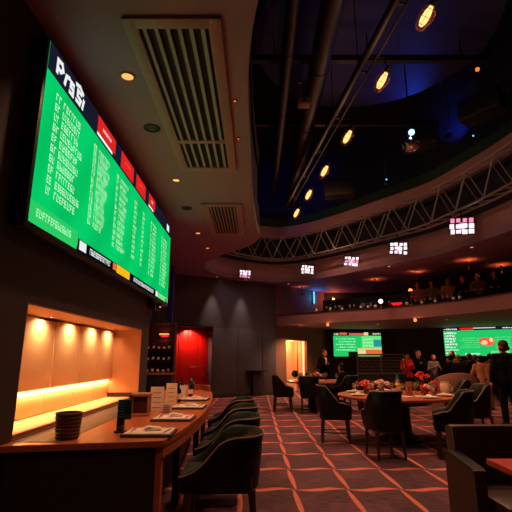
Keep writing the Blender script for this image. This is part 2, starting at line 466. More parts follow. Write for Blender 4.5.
# grey far wall, angled; s runs from the left end
G0, G1 = Vector((-3.5, 14.55)), Vector((.78, 17.2)); gd = (G1-G0).normalized(); gn = Vector((gd.y, -gd.x)); GL = (G1-G0).length
gang = math.atan2(gd.y, gd.x)
def gpt(s, off, z): p = G0+gd*s+gn*off; return (p.x, p.y, z)
def gs(u):            # distance along the grey wall that a sight line through image column u reaches
    k = (u-256)/430.0
    return (k*G0.y-G0.x)/(gd.x-k*gd.y)
d0, d1 = gs(173), gs(213)
wf = wall('wall_far', G0, G1, 0, H, .42, M['wall_grey'], [(d0, d1, 0, 2.44)])
B1 = Vector((3.1, 19.5)); bd = (B1-G1).normalized(); BL = (B1-G1).length; bn = Vector((bd.y, -bd.x)); bang = math.atan2(bd.y, bd.x)
def bs(u):
    k = (u-256)/430.0
    return (k*G1.y-G1.x)/(bd.x-k*bd.y)
def bpt(s, off, z): p = G1+bd*s+bn*off; return (p.x, p.y, z)
e0, e1 = bs(285.5), bs(305.5)
wall('wall_brown', G1, B1, 0, H, .12, M['wall_brown'], [(e0, e1, 0, 2.05)])
wall('wall_back', B1, (6.3, 19.5), 0, H, .12, M['wall_black'])
R0, R1 = Vector((6.3, 19.5)), Vector((11.6, 16.3)); rd = (R1-R0).normalized(); rn = Vector((rd.y, -rd.x)); rang = math.atan2(rd.y, rd.x)
wall('wall_screen', R0, R1, 0, H, .12, M['wall_black'])
wall('wall_right', (11.6, 16.35), (11.6, -3.1), 0, H, .12, M['wall_brown'])
wall('wall_rear', (11.6, -3.0), (-2.4, -3.0), 0, H, .12, M['wall_brown'])

# grey wall: flush joinery panels and a doorway in red
mbp = [MB(), MB(), MB()]
seams = [d1+.02, gs(238), gs(262), GL]
for i in range(3):
    a, b = seams[i]+.012, seams[i+1]-.012
    mm = Matrix.Translation((G0.x, G0.y, 0)) @ Matrix.Rotation(gang, 4, 'Z')
    q = MB(mm); q.box(((a+b)/2, -.012, 1.23), (b-a, .022, 2.40), bev=.004)
    q.build('panel', M['wall_grey'], wf)
mm = Matrix.Translation((G0.x, G0.y, 0)) @ Matrix.Rotation(gang, 4, 'Z')
dr = MB(mm).box(((d0+d1)/2, .36, 1.22), (d1-d0, .06, 2.43)).build('door_1', M['door_red'], kind='structure', smooth=False)
for k in range(4):
    MB(mm).box((d0+(d1-d0)*(k+.5)/4, .326, 1.22), ((d1-d0)/4-.02, .012, 2.38), bev=.004).build('door_plank', M['door_red'], dr)
hd = MB(mm); sx = d0+(d1-d0)*.66
hd.tube((sx-.2, .26, 1.05), (sx+.25, .26, 1.05), .014); hd.tube((sx-.17, .26, 1.05), (sx-.17, .33, 1.05), .01); hd.tube((sx+.22, .26, 1.05), (sx+.22, .33, 1.05), .01)
hd.build('door_handle', M['chrome'], dr)
p = MB(mm); p.tube((d1-.1, .2, .75), (d1-.1, .2, 1.05), .016); p.tube((d1-.1, .2, .78), (d1-.1, .33, .78), .012); p.tube((d1-.1, .2, 1.02), (d1-.1, .33, 1.02), .012)
p.build('pull_bar', M['chrome'], dr)
struct('trim_2', MB(mm).box((d0-.03, -.04, 1.24), (.06, .10, 2.48)).box((d1+.002, -.03, 1.24), (.03, .05, 2.48)).box(((d0+d1)/2, -.03, 2.465), (d1-d0, .05, .05)), M['wall_dark'], smooth=False)

# knobs on the grey panels
for s_, z_ in ((gs(221), 1.13), (gs(229), 1.02)):
    k = MB(mm); k.tube((s_, -.03, z_), (s_, -.06, z_), .012); k.ball((s_, -.075, z_), .026)
    k.build('knob', M['chrome'], wf)

# square pillar left of the red door, blue light painted into its colour
q = thing('square_pillar', 'slim square pillar in painted blue light standing left of the red doorway', 'pillar', (-2.72, 13.6, 0))
MB().box((0, 0, 2.12), (.2, .2, H-.012), bev=.01).build('shaft', M['wall_blue_light'], q)
MB().box((0, 0, .05), (.24, .24, .1), bev=.01).build('plinth', M['wall_dark'], q)

# lit doorway in the brown wall
mmb = Matrix.Translation((G1.x, G1.y, 0)) @ Matrix.Rotation(bang, 4, 'Z')
dl = MB(mmb).box(((e0+e1)/2, .7, 1.05), (e1-e0+.3, .06, 2.1)).build('door_2', M['niche'], kind='structure', smooth=False)
MB(mmb).box((e0-.03, .42, 1.05), (.05, .6, 2.1)).build('left_reveal', M['niche'], dl)
MB(mmb).box((e1+.03, .42, 1.05), (.05, .6, 2.1)).build('right_reveal', M['niche'], dl)
MB(mmb).box(((e0+e1)/2, .42, 2.08), (e1-e0, .6, .05)).build('head_reveal', M['niche'], dl)
MB(mmb).box((e0+.06, .1, 1.02), (.05, .03, 2.0)).build('light_strip', M['led_cream'], dl)
MB(mmb).box((e1-.12, .1, 1.02), (.03, .03, 2.0)).build('light_strip', M['led_cream'], dl)
MB(mmb).box((e1-.25, .3, 1.02), (.04, .04, 2.0)).build('door_stile', M['wall_brown'], dl)
lamp('POINT', dl, bpt((e0+e1)/2, -.3, 1.9), 40, (255, 180, 120), size=.1)

# baseboards
struct('baseboard_far', MB(mm).box(((d1+.03+GL)/2, -.032, .05), (GL-d1-.04, .016, .1)), M['wall_dark'], smooth=False)
struct('baseboard_brown', MB(mmb).box((e0/2, -.01, .05), (e0-.02, .02, .1)).box(((e1+BL)/2, -.01, .05), (BL-e1-.02, .02, .1)), M['wall_dark'], smooth=False)


PEND_E = 380; PEND_P = 16; BLUE_E = 42; UNDER_E = 38; REAR_FILL_E = 40; EK = 3.0; LED_E = 40
# ------------------------------------------------------------------ lit niche: upholstered panels, ledge, LED strip
ys = [3.60, 4.35, 5.09, 5.87, 6.58, 7.24]
for i in range(5):
    a, b = ys[i], ys[i+1]; W = b-a-.012; y = (a+b)/2
    up = MB().box((-2.365, y, 1.43), (.045, W, .74), bev=.012).build('upholstered_panel', M['niche'], wn)
    MB().box((-2.394, y, .92), (.012, W, .27), bev=.004).build('lower_pad', M['niche'], up)
tl = thing('light_strip', 'long warm LED strip tucked under the upper niche panels', 'light strip', (-2.385, 5.42, 1.045))
MB().box((0, 0, 0), (.02, 3.6, .012)).build('diffuser', M['led_warm'], tl)
lamp('AREA', tl, (.012, 0, -.012), 24, (255, 190, 110), (0, math.radians(8), 0), (.02, 3.6))
struct('trim_3', MB().box((-2.155, 5.42, .76), (.49, 3.65, .03), bev=.004), M['niche'])
struct('trim_4', MB().box((-1.925, 5.42, .788), (.04, 3.65, .03), bev=.006), M['wood'])
for i in range(5):
    y = (ys[i]+ys[i+1])/2
    t = thing('niche_spotlight', 'tiny recessed spotlight in the niche head, ' + ['nearest the camera', 'second from the camera', 'in the middle of the row', 'second from the far end', 'farthest from the camera'][i], 'spotlight', (-2.22, y, 1.829), 0, 'recessed spotlights in the niche head')
    MB().lathe([(.045, 0), (.045, -.008), (.03, -.012)], 16, cap=False).build('trim_ring', M['chrome'], t)
    MB().lathe([(.03, -.004), (.001, -.004)], 12).build('lens', M['led_warm'], t)
    lamp('SPOT', t, (0, 0, -.02), 17, (255, 200, 136), aim((-2.18, 0, 1.82), (-2.34, 0, 1.5)), .03, 150, .8)

# ------------------------------------------------------------------ big odds display
S = thing('video_wall_display', 'long green odds board display hung high along the left wall above the bar', 'display', (-1.78, 5.92, 2.40))
oy, oz = 5.92, 2.40
def srect(mb, y0, y1, z0, z1, x=.003): mb.poly([(x, y0-oy, z0-oz), (x, y1-oy, z0-oz), (x, y1-oy, z1-oz), (x, y0-oy, z1-oz)]); return mb
MB().box((-.06, 0, .835), (.1195, 5.52, 1.70), bev=.008).build('casing', M['black'], S)
srect(MB(), 3.2, 8.62, 2.47, 4.07, .002).build('screen_panel', M['s_green'], S, smooth=False)
hdp = srect(MB(), 3.2, 8.62, 3.80, 4.07, .004).build('header_strip', M['s_navy'], S, smooth=False)
def srot(mb, cy, cz, w, h, a, x):
    c, s = math.cos(a), math.sin(a)
    pts = [(-w/2, -h/2), (w/2, -h/2), (w/2, h/2), (-w/2, h/2)]
    mb.poly([(x, cy-oy+c*p-s*q, cz-oz+s*p+c*q) for p, q in pts])
def glyphs(mb, y0, y1, z, h, x, rnd, gap=.25):
    """a line of unreadable scribbled characters"""
    y = y0
    while y < y1-.02:
        wd = h*rnd.uniform(.45, .7)
        k = rnd.random()
        srot(mb, y+wd*.15, z, wd*.26, h, 0, x)
        if k < .7: srot(mb, y+wd*.5, z+h*.38, wd*.8, h*.2, 0, x)
        if k > .3: srot(mb, y+wd*.5, z-h*.38, wd*.8, h*.2, 0, x)
        if .2 < k < .8: srot(mb, y+wd*.5, z, wd*.7, h*.18, 0, x)
        if k > .5: srot(mb, y+wd*.85, z+h*(.2 if k > .75 else -.2), wd*.24, h*.55, 0, x)
        y += wd*(1+gap)
rnd = random.Random(5)
# white mark at the left end of the header
mk = MB()
cur = lambda pts: [mk.box(((0.006), (a[0]+b[0])/2-oy, (a[1]+b[1])/2-oz), (.002, math.hypot(b[0]-a[0], b[1]-a[1])+.035, .04), R=Matrix.Rotation(math.atan2(b[1]-a[1], b[0]-a[0]), 4, 'X')) for a, b in zip(pts, pts[1:])]
cur([(3.36, 3.88), (3.36, 4.0), (3.44, 4.01), (3.47, 3.96), (3.42, 3.92), (3.37, 3.93)])
cur([(3.52, 3.87), (3.54, 3.96), (3.60, 3.98)])
cur([(3.70, 3.97), (3.64, 3.97), (3.64, 3.92), (3.70, 3.92), (3.70, 3.86), (3.63, 3.86)])
cur([(3.78, 3.87), (3.86, 3.87), (3.88, 3.92), (3.80, 3.93), (3.80, 3.99), (3.88, 3.99)])
cur([(3.76, 4.03), (3.84, 4.05), (3.92, 4.02)]); cur([(3.93, 3.87), (3.95, 3.96)])
mk.build('header_mark', M['s_white'], hdp)
for (a, b, st) in ((4.36, 4.98, 1), (5.22, 5.80, 0), (5.95, 6.50, 0), (6.72, 7.16, 1)):
    tl_ = srect(MB(), a, b, 3.87 if st else 3.83, 4.06, .006).build('red_tile', M['s_red'], hdp, smooth=False)
    g_ = MB()
    if st: srect(g_, a, b-.1, 3.825, 3.862, .0062)
    glyphs(g_, a+.16, b-.16, 3.965, .045, .0085, rnd)
    # the tile's writing and white strip stay with the header
    g_.build('tile_caption', M['s_white'] if st else M['s_red2'], hdp, smooth=False)
g_ = MB(); srect(g_, 8.2, 8.42, 3.86, 3.99, .006); g_.build('white_tile', M['s_white'], hdp, smooth=False)
# columns of figures
def column(y0, y1, ztop, zbot, rows, h, num):
    mb = MB(); nm = MB(); dz = (ztop-zbot)/(rows-1)
    for r in range(rows):
        z = ztop-r*dz
        n0 = y0
        if num:
            glyphs(nm, y0, y0+.09*num, z, h, .005, rnd); n0 = y0+.09*num+.06
        glyphs(mb, n0, y1-rnd.random()*.25*(y1-y0), z, h, .005, rnd)
    if num: nm.build('number_column', M['s_text'], S, smooth=False)
    else: nm.bm.free()
    return mb.build('text_column', M['s_text'], S, smooth=False)
column(3.40, 4.08, 3.66, 2.78, 10, .074, 1)
column(4.32, 4.86, 3.66, 2.80, 12, .064, 1)
column(5.12, 5.62, 3.66, 2.76, 12, .06, 1)
column(5.95, 6.12, 3.62, 2.80, 12, .05, 0)
column(6.42, 6.56, 3.60, 2.78, 12, .05, 0)
column(6.95, 7.38, 3.62, 2.75, 13, .05, 1)
column(7.80, 8.36, 3.60, 2.72, 13, .05, 1)
# footer labels
ft = srect(MB(), 4.14, 8.62, 2.435, 2.555, .004).build('footer_strip', M['s_black'], S, smooth=False)
lb_ = srect(MB(), 3.2, 4.12, 2.435, 2.62, .004).build('green_label', M['s_green2'], S, smooth=False)
g_ = MB(); glyphs(g_, 3.3, 3.95, 2.54, .07, .006, rnd); g_.build('label_writing', M['s_text'], lb_, smooth=False)
for a_, b_ in ((4.18, 4.36), (7.55, 7.72)): srect(MB(), a_, b_, 2.45, 2.545, .006).build('white_tile', M['s_white'], ft, smooth=False)
for a_, b_, h__ in ((4.46, 5.12, .065), (6.15, 7.4, .06)):
    g_ = MB(); glyphs(g_, a_, b_, 2.497, h__, .006, rnd, .1); g_.build('footer_writing', M['s_white'], ft, smooth=False)
srect(MB(), 5.36, 5.94, 2.445, 2.55, .0062).build('yellow_tile', M['s_yellow'], ft, smooth=False)
srect(MB(), 5.22, 5.35, 2.46, 2.545, .0062).build('orange_tile', M['s_orange'], ft, smooth=False)
srect(MB(), 7.74, 8.6, 2.445, 2.545, .0062).build('light_green_tile', M['s_green3'], ft, smooth=False)

# dome camera with a looped cable under the far end of the display
q = thing('dome_camera', 'small black dome camera with a looped cable under the far end of the display', 'camera', (-1.9, 7.6, 2.2))
MB().box((.034, 0, .1), (.08, .18, .16), bev=.015).build('bracket', M['black'], q)
MB().lathe([(.001, -.1), (.06, -.085), (.1, -.03), (.105, .03), (.08, .06), (.001, .06)], 18, (.14, 0, .08)).build('dome', M['bottle_dark'], q)
MB().ball((.22, -.06, .05), .014).build('indicator', M['pix_pink'], q)
MB().path(catmull([(.06, .05, .16), (.16, .28, .1), (.22, .42, .18), (.2, .46, .26)], 6), .012).build('cable', M['black'], q)

# ------------------------------------------------------------------ left ceiling fittings
def downlight(x, y, z, r, label, on=True, e=30, name='ceiling_downlight', col=(255, 186, 144), glowm=None, group='recessed ceiling downlights', spot=120):
    t = thing(name, label, 'downlight', (x, y, z), 0, group)
    MB().lathe([(r*1.25, 0), (r*1.25, -.008), (r, -.014), (r*.92, -.004), (r*.8, -.002)], 24, cap=False).build('trim_ring', M['vent'] if on else M['duct'], t)
    MB().lathe([(r*.9, -.004), (r*.5, -.011), (.001, -.013)], 20).build('lens', (glowm or M['lamp_warm']) if on else M['black'], t)
    if on and e: lamp('SPOT', t, (0, 0, -.03), e*EK, col, (0, 0, 0), .05, spot, .9)
    return t
downlight(-1.34, 3.94, H, .065, 'bright orange downlight nearest the camera, left of the long ceiling vent', e=45)
downlight(-1.32, 6.64, H, .06, 'orange downlight level with the far end of the long ceiling vent', e=45)
downlight(-1.37, 9.77, H, .06, 'orange downlight left of the small square vent', e=45)
downlight(-1.30, 11.2, H, .05, 'orange downlight farthest along the bar ceiling, beyond the small vent', e=40)
downlight(-1.33, 4.98, H, .085, 'dark round ceiling speaker between the first two orange downlights', on=False, name='ceiling_speaker', group='dark round ceiling speakers')['category'] = 'speaker'
downlight(-1.36, 8.02, H, .085, 'dark round ceiling speaker beside the near corner of the small vent', on=False, name='ceiling_speaker', group='dark round ceiling speakers')['category'] = 'speaker'
for (x, y, lb) in ((-.24, 4.37, 'pin light beside the middle of the long vent'), (-.235, 5.24, 'pin light beside the joint in the long vent'), (-.19, 8.92, 'pin light beside the middle of the small vent'), (-.19, 9.69, 'pin light at the far corner of the small vent')):
    t = thing('pin_downlight', 'tiny amber ' + lb, 'pin light', (x, y, H+.004), 0, 'tiny amber pin lights along the vent edge')
    MB().lathe([(.028, 0), (.028, -.01), (.02, -.02)], 12, cap=False).build('rim', M['duct'], t)
    MB().lathe([(.02, -.004), (.012, -.018), (.001, -.02)], 12).build('lens', M['lamp_orange'], t)

def vent(name, x0, x1, y0, y1, label, split, fr=.1):
    cx, cy = (x0+x1)/2, (y0+y1)/2
    t = thing(name, label, 'vent', (cx, cy, H), 0)
    a, b, c, d = x0-cx, x1-cx, y0-cy, y1-cy; z = -.035
    f = MB()
    f.box(((a+a+fr)/2, 0, z/2), (fr, d-c, -z), bev=.012); f.box(((b+b-fr)/2, 0, z/2), (fr, d-c, -z), bev=.012)
    f.box((0, c+fr/2, z/2), (b-a, fr, -z*.98), bev=.012); f.box((0, d-fr/2, z/2), (b-a, fr, -z*.98), bev=.012)
    f.build('frame', M['vent'], t)
    MB().box((0, 0, -.003), (b-a-fr, d-c-fr, .004)).build('dark_lining', M['vent_dark'], t)
    segs = []
    if split is not None:
        s = split-cy; segs = [(c+fr, s-.04), (s+.04, d-fr)]
        MB().box((0, s, z/2), (b-a-fr, .08, -z*.9), bev=.01).build('cross_bar', M['vent'], t)
    else: segs = [(c+fr, d-fr)]
    for (p, q) in segs:
        n = 6 if split is not None else 8
        for k in range(n):
            x = a+fr+(b-a-2*fr)*(k+.5)/n
            R = Matrix.Rotation(math.radians(28), 4, 'Y')
            MB().box((x, (p+q)/2, -.022), (.045 if split is not None else .03, q-p, .008), R=R).build('slat', M['vent'], t)
    return t
vent('ceiling_vent', -1.16, -.30, 3.12, 6.22, 'long slotted ceiling vent in two lengths over the bar chairs', 5.30, .12)
vent('ceiling_vent', -1.05, -.27, 7.74, 9.86, 'small square slotted ceiling vent beyond the long one', None, .13)
# thin raised rail around the small vent
# ------------------------------------------------------------------ bar counter
edge = [(-.72, 3.64), (-.665, 4.1), (-.625, 4.8), (-.615, 5.4), (-.635, 6.2), (-.69, 7.1), (-.77, 7.95), (-.86, 8.55), (-.97, 8.95)]
edge = [(p.x, p.y) for p in catmull([(x, y, 0) for x, y in edge], 5)]
bar = thing('bar_counter', 'long curved cherry wood bar counter running along the left wall below the niche', 'counter', (-1.2, 6.2, 0))
o_ = lambda pts: [(x+1.2, y-6.2) for x, y in pts]
top = [(-1.895, 3.41)]+edge+[(-1.88, 8.95)]
MB().prism(o_(top), .715, .76).build('counter_top', M['wood'], bar, smooth=False)
# deep edge band under the overhang
eb = MB(); inn = offset2([Vector(p) for p in edge], -.05, False)
ring_ = lambda a, b, z0, z1: [(a[0]+1.2, a[1]-6.2, z0), (b[0]+1.2, b[1]-6.2, z0), (b[0]+1.2, b[1]-6.2, z1), (a[0]+1.2, a[1]-6.2, z1)]
eb.loft([ring_(a, b, .63, .7145) for a, b in zip(inn, [Vector(p)+Vector((-.01, 0)) for p in edge])])
eb.build('edge_band', M['wood'], bar)
ea = math.atan2(.23, 1.175)
MB().box((-.1075, -2.675-.012, .738), (1.197, .04, .05), rz=ea, bev=.01).build('end_edge', M['wood'], bar)
MB().box((-.13, -2.63, .352), (1.09, .05, .69), rz=ea).build('end_panel', M['bar_body'], bar)
MB().box((.42, -2.5, .357), (.07, .09, .714), bev=.008).build('corner_post', M['wood'], bar)
fb = MB(); fi = offset2([Vector(p) for p in edge], -.38, False)[2:]; fj = offset2([Vector(p) for p in edge], -.44, False)[2:]
fb.loft([ring_(a, b, .0, .7145) for a, b in zip(fj, fi)]); fb.build('front_panel', M['bar_body'], bar)
for (x, y) in ((-.80, 4.7), (-.78, 6.0), (-.88, 7.6)):
    MB().box((x+1.2, y-6.2, .357), (.07, .07, .714), bev=.006).build('leg', M['wood_dark'], bar)
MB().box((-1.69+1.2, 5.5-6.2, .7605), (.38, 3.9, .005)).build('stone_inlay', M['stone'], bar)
el = MB(); el.path([( -1.70+1.2, 8.92-6.2, .80), (-1.3+1.2, 8.97-6.2, .80), (-1.0+1.2, 8.93-6.2, .80), (-.88+1.2, 8.62-6.2, .79)], .001)
el.bm.clear()
ro = catmull([(-1.70, 8.93, 0), (-1.35, 8.95, 0), (-1.06, 8.93, 0), (-.93, 8.78, 0), (-.86, 8.5, 0)], 6)
ri = offset2([Vector((p.x, p.y)) for p in ro], .045, False)
el.loft([ring_((p.x, p.y), q, .7605, .86) for p, q in zip(ro, ri)]); el.build('end_rail', M['wood'], bar)
bar_lab = 'bar counter'

# things on the bar
def tray(x, y, rz, label, s=1.0):
    t = thing('place_setting_tray', label, 'tray', (x, y, .7605), rz, 'trays laid along the bar')
    MB().box((0, 0, .012), (.42*s, .34*s, .022), bev=.008).build('tray', M['slate'], t)
    MB().box((0, 0, .026), (.38*s, .30*s, .006), bev=.003).build('linen_mat', M['mat_linen'], t)
    return t
def napkin(x, y, z, rz, label):
    t = MB(Matrix.Rotation(rz, 4, 'Z'))
    t.box((0, 0, .008), (.14, .09, .014), bev=.006).box((.02, .01, .02), (.1, .07, .01), R=Matrix.Rotation(.12, 4, 'Y'), bev=.004).box((-.05, .0, .024), (.05, .08, .012), R=Matrix.Rotation(-.3, 4, 'Y'), bev=.004)
    o = t.build('folded_napkin', M['napkin'], loc=(x, y, z)); return tag(o, label, 'napkin', 'folded napkins on the bar trays')
def cutlery(x, y, z, rz, kind, label):
    mb = MB(Matrix.Rotation(rz, 4, 'Z'))
    if kind == 'knife':
        mb.box((-.05, 0, .004), (.1, .014, .007), bev=.003); mb.loft([[(0, -.008, .002), (0, .008, .002), (0, .008, .005), (0, -.008, .005)], [(.09, -.008, .002), (.09, .006, .002), (.09, .006, .004), (.09, -.008, .004)], [(.115, -.006, .002), (.115, -.004, .002), (.115, -.004, .003), (.115, -.006, .003)]])
    else:
        mb.box((-.04, 0, .004), (.12, .009, .006), bev=.002); mb.box((.035, 0, .005), (.04, .024, .004), bev=.002)
        for k in range(4): mb.box((.072, -.009+.006*k, .005), (.04, .003, .003))
    o = mb.build(kind, M['chrome'], loc=(x, y, z)); return tag(o, label, kind, kind+'s laid on the bar trays')
TR = [(-.90, 3.90, .02, 'nearest the camera'), (-.86, 4.78, -.02, 'second along the bar'), (-.86, 5.82, -.03, 'third along the bar'), (-.93, 6.85, -.08, 'farthest along the bar')]
for (x, y, r, lb) in TR:
    tray(x, y, r, 'dark slate tray with pale linen mat on the bar, ' + lb)
    napkin(x+.02, y+.02, .7905, r+.2, 'white folded napkin on the bar tray ' + lb)
    cutlery(x+.15, y-.02, .7905, r+1.45, 'knife', 'steel knife on the bar tray ' + lb)
    cutlery(x-.14, y-.01, .7905, r+1.6, 'fork', 'steel fork on the bar tray ' + lb)

# woven tumbler at the near corner
q = thing('woven_tumbler', 'dark woven tumbler basket at the near end of the bar by the niche ledge', 'basket', (-1.52, 3.70, .7635))
mb = MB(); mb.lathe([(.085, 0), (.088, .01), (.1, .18), (.104, .185), (.104, .195), (.094, .195), (.09, .18), (.078, .012), (.001, .012)], 28); mb.build('basket', M['wicker'], q)
mb = MB()
for k in range(6): mb.path([((.0875+.0023*k+.001)*math.cos(t*PI/12), (.0875+.0023*k+.001)*math.sin(t*PI/12), .02+.028*k) for t in range(24)], .006, 6, loop=True)
mb.build('weave_band', M['wicker'], q)
mb = MB(); mb.path([(.099*math.cos(t*PI/12), .099*math.sin(t*PI/12), .192) for t in range(24)], .008, 6, loop=True); mb.build('rim', M['wicker'], q)

# dark green menu stand
q = thing('menu_stand', 'dark green upright menu stand with a black knob near the first bar tray', 'menu stand', (-1.15, 3.98, .7605), -.15)
MB().box((-.03, 0, .008), (.085, .075, .016), bev=.005).build('base', M['black'], q)
MB().box((-.03, 0, .065), (.06, .045, .115), bev=.008).build('stem', M['bottle_dark'], q)
MB().box((0, 0, .19), (.125, .03, .165), bev=.008).build('board', M['bottle_green'], q)
g_ = MB()
for k in range(6): g_.box((-.03+.014*(k % 2), -.0162, .135+.022*k), (.03+.014*(k % 3), .002, .006))
g_.build('faint_writing', mat('teal_print', (60, 130, 120), .5, noise=.1), q)
MB().tube((.055, 0, .27), (.055, 0, .29), .01).ball((.055, 0, .3), .018).build('knob', M['black'], q)

# wooden framed lantern
q = thing('glass_lantern', 'square wood framed lantern of smoky glass behind the menu stand', 'lantern', (-1.30, 5.12, .7635), .1)
f = MB()
for sx in (-1, 1):
    for sy in (-1, 1): f.box((.09*sx, .07*sy, .115), (.022, .022, .23), bev=.003)
f.box((0, 0, .012), (.2, .16, .024), bev=.004); f.box((0, 0, .222), (.215, .175, .03), bev=.004)
f.build('wood_frame', M['niche_side'], q)
MB().box((0, 0, .117), (.168, .128, .18), bev=.004).build('smoky_pane', M['smoky'], q)
MB().tube((0, -.0, .03), (0, 0, .12), .025).build('candle', M['cream'], q)

def card(x, y, z, w_, h_, rz, label, m='white', lean=.12):
    q = thing('menu_card', label, 'menu card', (x, y, z), rz, 'upright white menu cards on the bar')
    MB().box((0, .02, h_/2), (w_, .004, h_), R=Matrix.Rotation(-lean, 4, 'X')).build('front_leaf', M[m], q)
    MB().box((0, .02+h_*lean*1.0+.004, h_/2), (w_, .004, h_), R=Matrix.Rotation(lean, 4, 'X')).build('rear_leaf', M[m], q)
    g = MB()
    for k in range(4): g.box((0, .013+(.15+.2*k-.5)*h_*lean, h_*(.15+.2*k)), (w_*.6, .002, .006), R=Matrix.Rotation(-lean, 4, 'X'))
    g.build('printed_lines', M['stone'], q)
card(-1.21, 5.50, .7605, .16, .28, .1, 'tall white folded menu card just beyond the lantern on the bar')
card(-1.06, 5.36, .7605, .13, .10, .25, 'low white folded card lying open in front of the tall menu card')
card(-1.18, 6.25, .7605, .15, .28, 0, 'white folded menu card standing left of the dark bottle on the bar')

def bottle(x, y, z, h, r, m, label, group='bottles standing on the bar', capm='black', cat='bottle'):
    q = thing('bottle', label, cat, (x, y, z), 0, group)
    MB().lathe([(r*.95, 0), (r, .01), (r, h*.55), (r*.9, h*.63), (r*.42, h*.74), (r*.36, h*.95), (r*.42, h*.955), (r*.42, h*.97), (r*.3, h*.97)], 16).build('body', M[m], q)
    MB().lathe([(r*.40, h*.971), (r*.40, h*1.0), (.001, h*1.0)], 12).build('cap', M[capm], q)
    MB().lathe([(r*1.01, h*.16), (r*1.01, h*.44)], 16, cap=False).build('paper_label', M['white'] if m != 'bottle_yellow' else M['cream'], q)
    return q
bottle(-1.13, 6.55, .7605, .27, .042, 'bottle_dark', 'dark bottle on the bar right of the second upright menu card')
bottle(-1.20, 6.78, .7605, .29, .04, 'bottle_green', 'green bottle just behind the dark bottle on the bar')
bottle(-1.10, 7.55, .7605, .25, .04, 'bottle_dark', 'dark bottle near the far end of the bar counter')
bottle(-1.27, 7.62, .7605, .30, .04, 'bottle_green', 'tall green bottle at the far end of the bar by the end rail')
# standing napkins
for i, (x, y, lb) in enumerate(((-1.22, 6.95, 'white napkin folded into a fan left of the farthest tray'), (-1.18, 7.22, 'white napkin folded upright behind the fan napkin'))):
    mb = MB(Matrix.Translation((x, y, .7605)))
    for k in range(5):
        a = (k-2)*.22; mb.loft([[(-.05, .012*k-.024-.005, 0), (.05, .012*k-.024-.005, 0), (.05, .012*k-.024+.004, 0), (-.05, .012*k-.024+.004, 0)], [(-.03+a*.12, .012*k-.028, .15), (.03+a*.12, .012*k-.028, .15), (.03+a*.12, .012*k-.022, .15), (-.03+a*.12, .012*k-.022, .15)], [(a*.15-.004, .012*k-.026, .2), (a*.15+.004, .012*k-.026, .2), (a*.15+.004, .012*k-.023, .2), (a*.15-.004, .012*k-.023, .2)]])
    tag(rebase(mb.build('napkin', M['napkin'])), lb, 'napkin')
# silver jug and cruets
def shaker(x, y, z, lab):
    q = thing('steel_shaker', lab, 'shaker', (x, y, z), 0, 'steel cocktail shakers at the far end of the bar')
    MB().lathe([(.036, 0), (.038, .005), (.045, .15), (.04, .17), (.001, .17)], 16).build('cup', M['chrome'], q)
    MB().lathe([(.04, .171), (.032, .205), (.018, .215), (.018, .245), (.001, .25)], 16).build('lid', M['chrome'], q)
shaker(-1.15, 8.05, .7605, 'steel cocktail shaker at the far end of the bar, nearer one')
shaker(-1.22, 8.4, .7605, 'steel cocktail shaker in front of the end rail of the bar')

# ------------------------------------------------------------------ back bar behind the counter's far end
q = thing('back_bar_cabinet', 'dark back bar cabinet with shelves beyond the niche wall', 'cabinet', (-2.84, 12.3, 0))
MB().box((0, 0, .46), (1.1, .5, .92), bev=.01).build('base_unit', M['bar_body'], q)
MB().box((0, 0, .945), (1.14, .54, .05), bev=.01).build('worktop', M['wood'], q)
MB().box((0, .235, 1.66), (1.1, .03, 1.38)).build('back_board', M['wood_dark'], q)
for z in (1.28, 1.58): MB().box((0, .14, z), (1.04, .16, .025), bev=.004).build('shelf', M['wood_dark'], q)
MB().box((0, .02, 2.33), (1.14, .48, .06), bev=.01).build('canopy', M['wall_black'], q)
for sx in (-.55, .55): MB().box((sx, .1, 1.63), (.03, .3, 1.34)).build('side_board', M['wood_dark'], q)
k = 0
names = ['leftmost', 'second from the left', 'third from the left', 'fourth from the left', 'fifth from the left', 'rightmost']
for z, zn in ((.971, 'worktop'), (1.2935, 'lower shelf'), (1.5935, 'upper shelf')):
    for i in range(6):
        m = ['bottle_dark', 'glass_amber', 'bottle_green', 'bottle_dark', 'glass_amber', 'cream'][(k*5+i) % 6]; k += 1
        bottle(-3.2+.15*i, 12.3+.13, z, .2+.05*((i*7+k) % 3)/2, .036, m, 'small back bar bottle on the %s, %s' % (zn, names[i]), 'bottles on the back bar')
t = thing('glowing_sign_lamp', 'small red and white glowing lamp on the back bar above the bottles', 'lamp', (-2.62, 12.43, 1.93))
MB().box((0, .06, .07), (.34, .04, .16), bev=.01).build('backing', M['black'], t)
MB().box((0, .03, .1), (.28, .03, .05), bev=.01).build('red_tube', M['lamp_dim'], t)
MB().box((.02, .03, .04), (.22, .03, .03), bev=.01).build('white_tube', M['neon_red'], t)
lamp('POINT', t, (0, -.08, .07), 3, (255, 120, 90), size=.06)
# ------------------------------------------------------------------ overhead void: ducts, pipes, lighting rail
def duct(name, label, x0, y0, x1, y1, z, r, bands=6, cat='duct'):
    q = thing(name, label, cat, ((x0+x1)/2, (y0+y1)/2, z))
    cx, cy = (x0+x1)/2, (y0+y1)/2
    a, b = Vector((x0-cx, y0-cy, 0)), Vector((x1-cx, y1-cy, 0))
    MB().tube(a, b, r, seg=20).build('shell', M['duct'], q)
    for k in range(bands):
        p = a.lerp(b, (k+.5)/bands); d = (b-a).normalized()*.03
        MB().tube(p-d, p+d, r*1.06, seg=20).build('joint_band', M['duct'], q)
        MB().tube(p, p+Vector((0, 0, 9.4-z)), .008, seg=6).build('hanger_rod', M['blackmetal'], q)
duct('ventilation_duct', 'fat round ventilation duct running down the dark void above the floor', 1.25, 2.0, 1.3, 15.5, 7.1, .2)
duct('ventilation_duct', 'thinner dark duct left of the fat duct in the void', .62, 2.0, .66, 15.0, 7.3, .12)
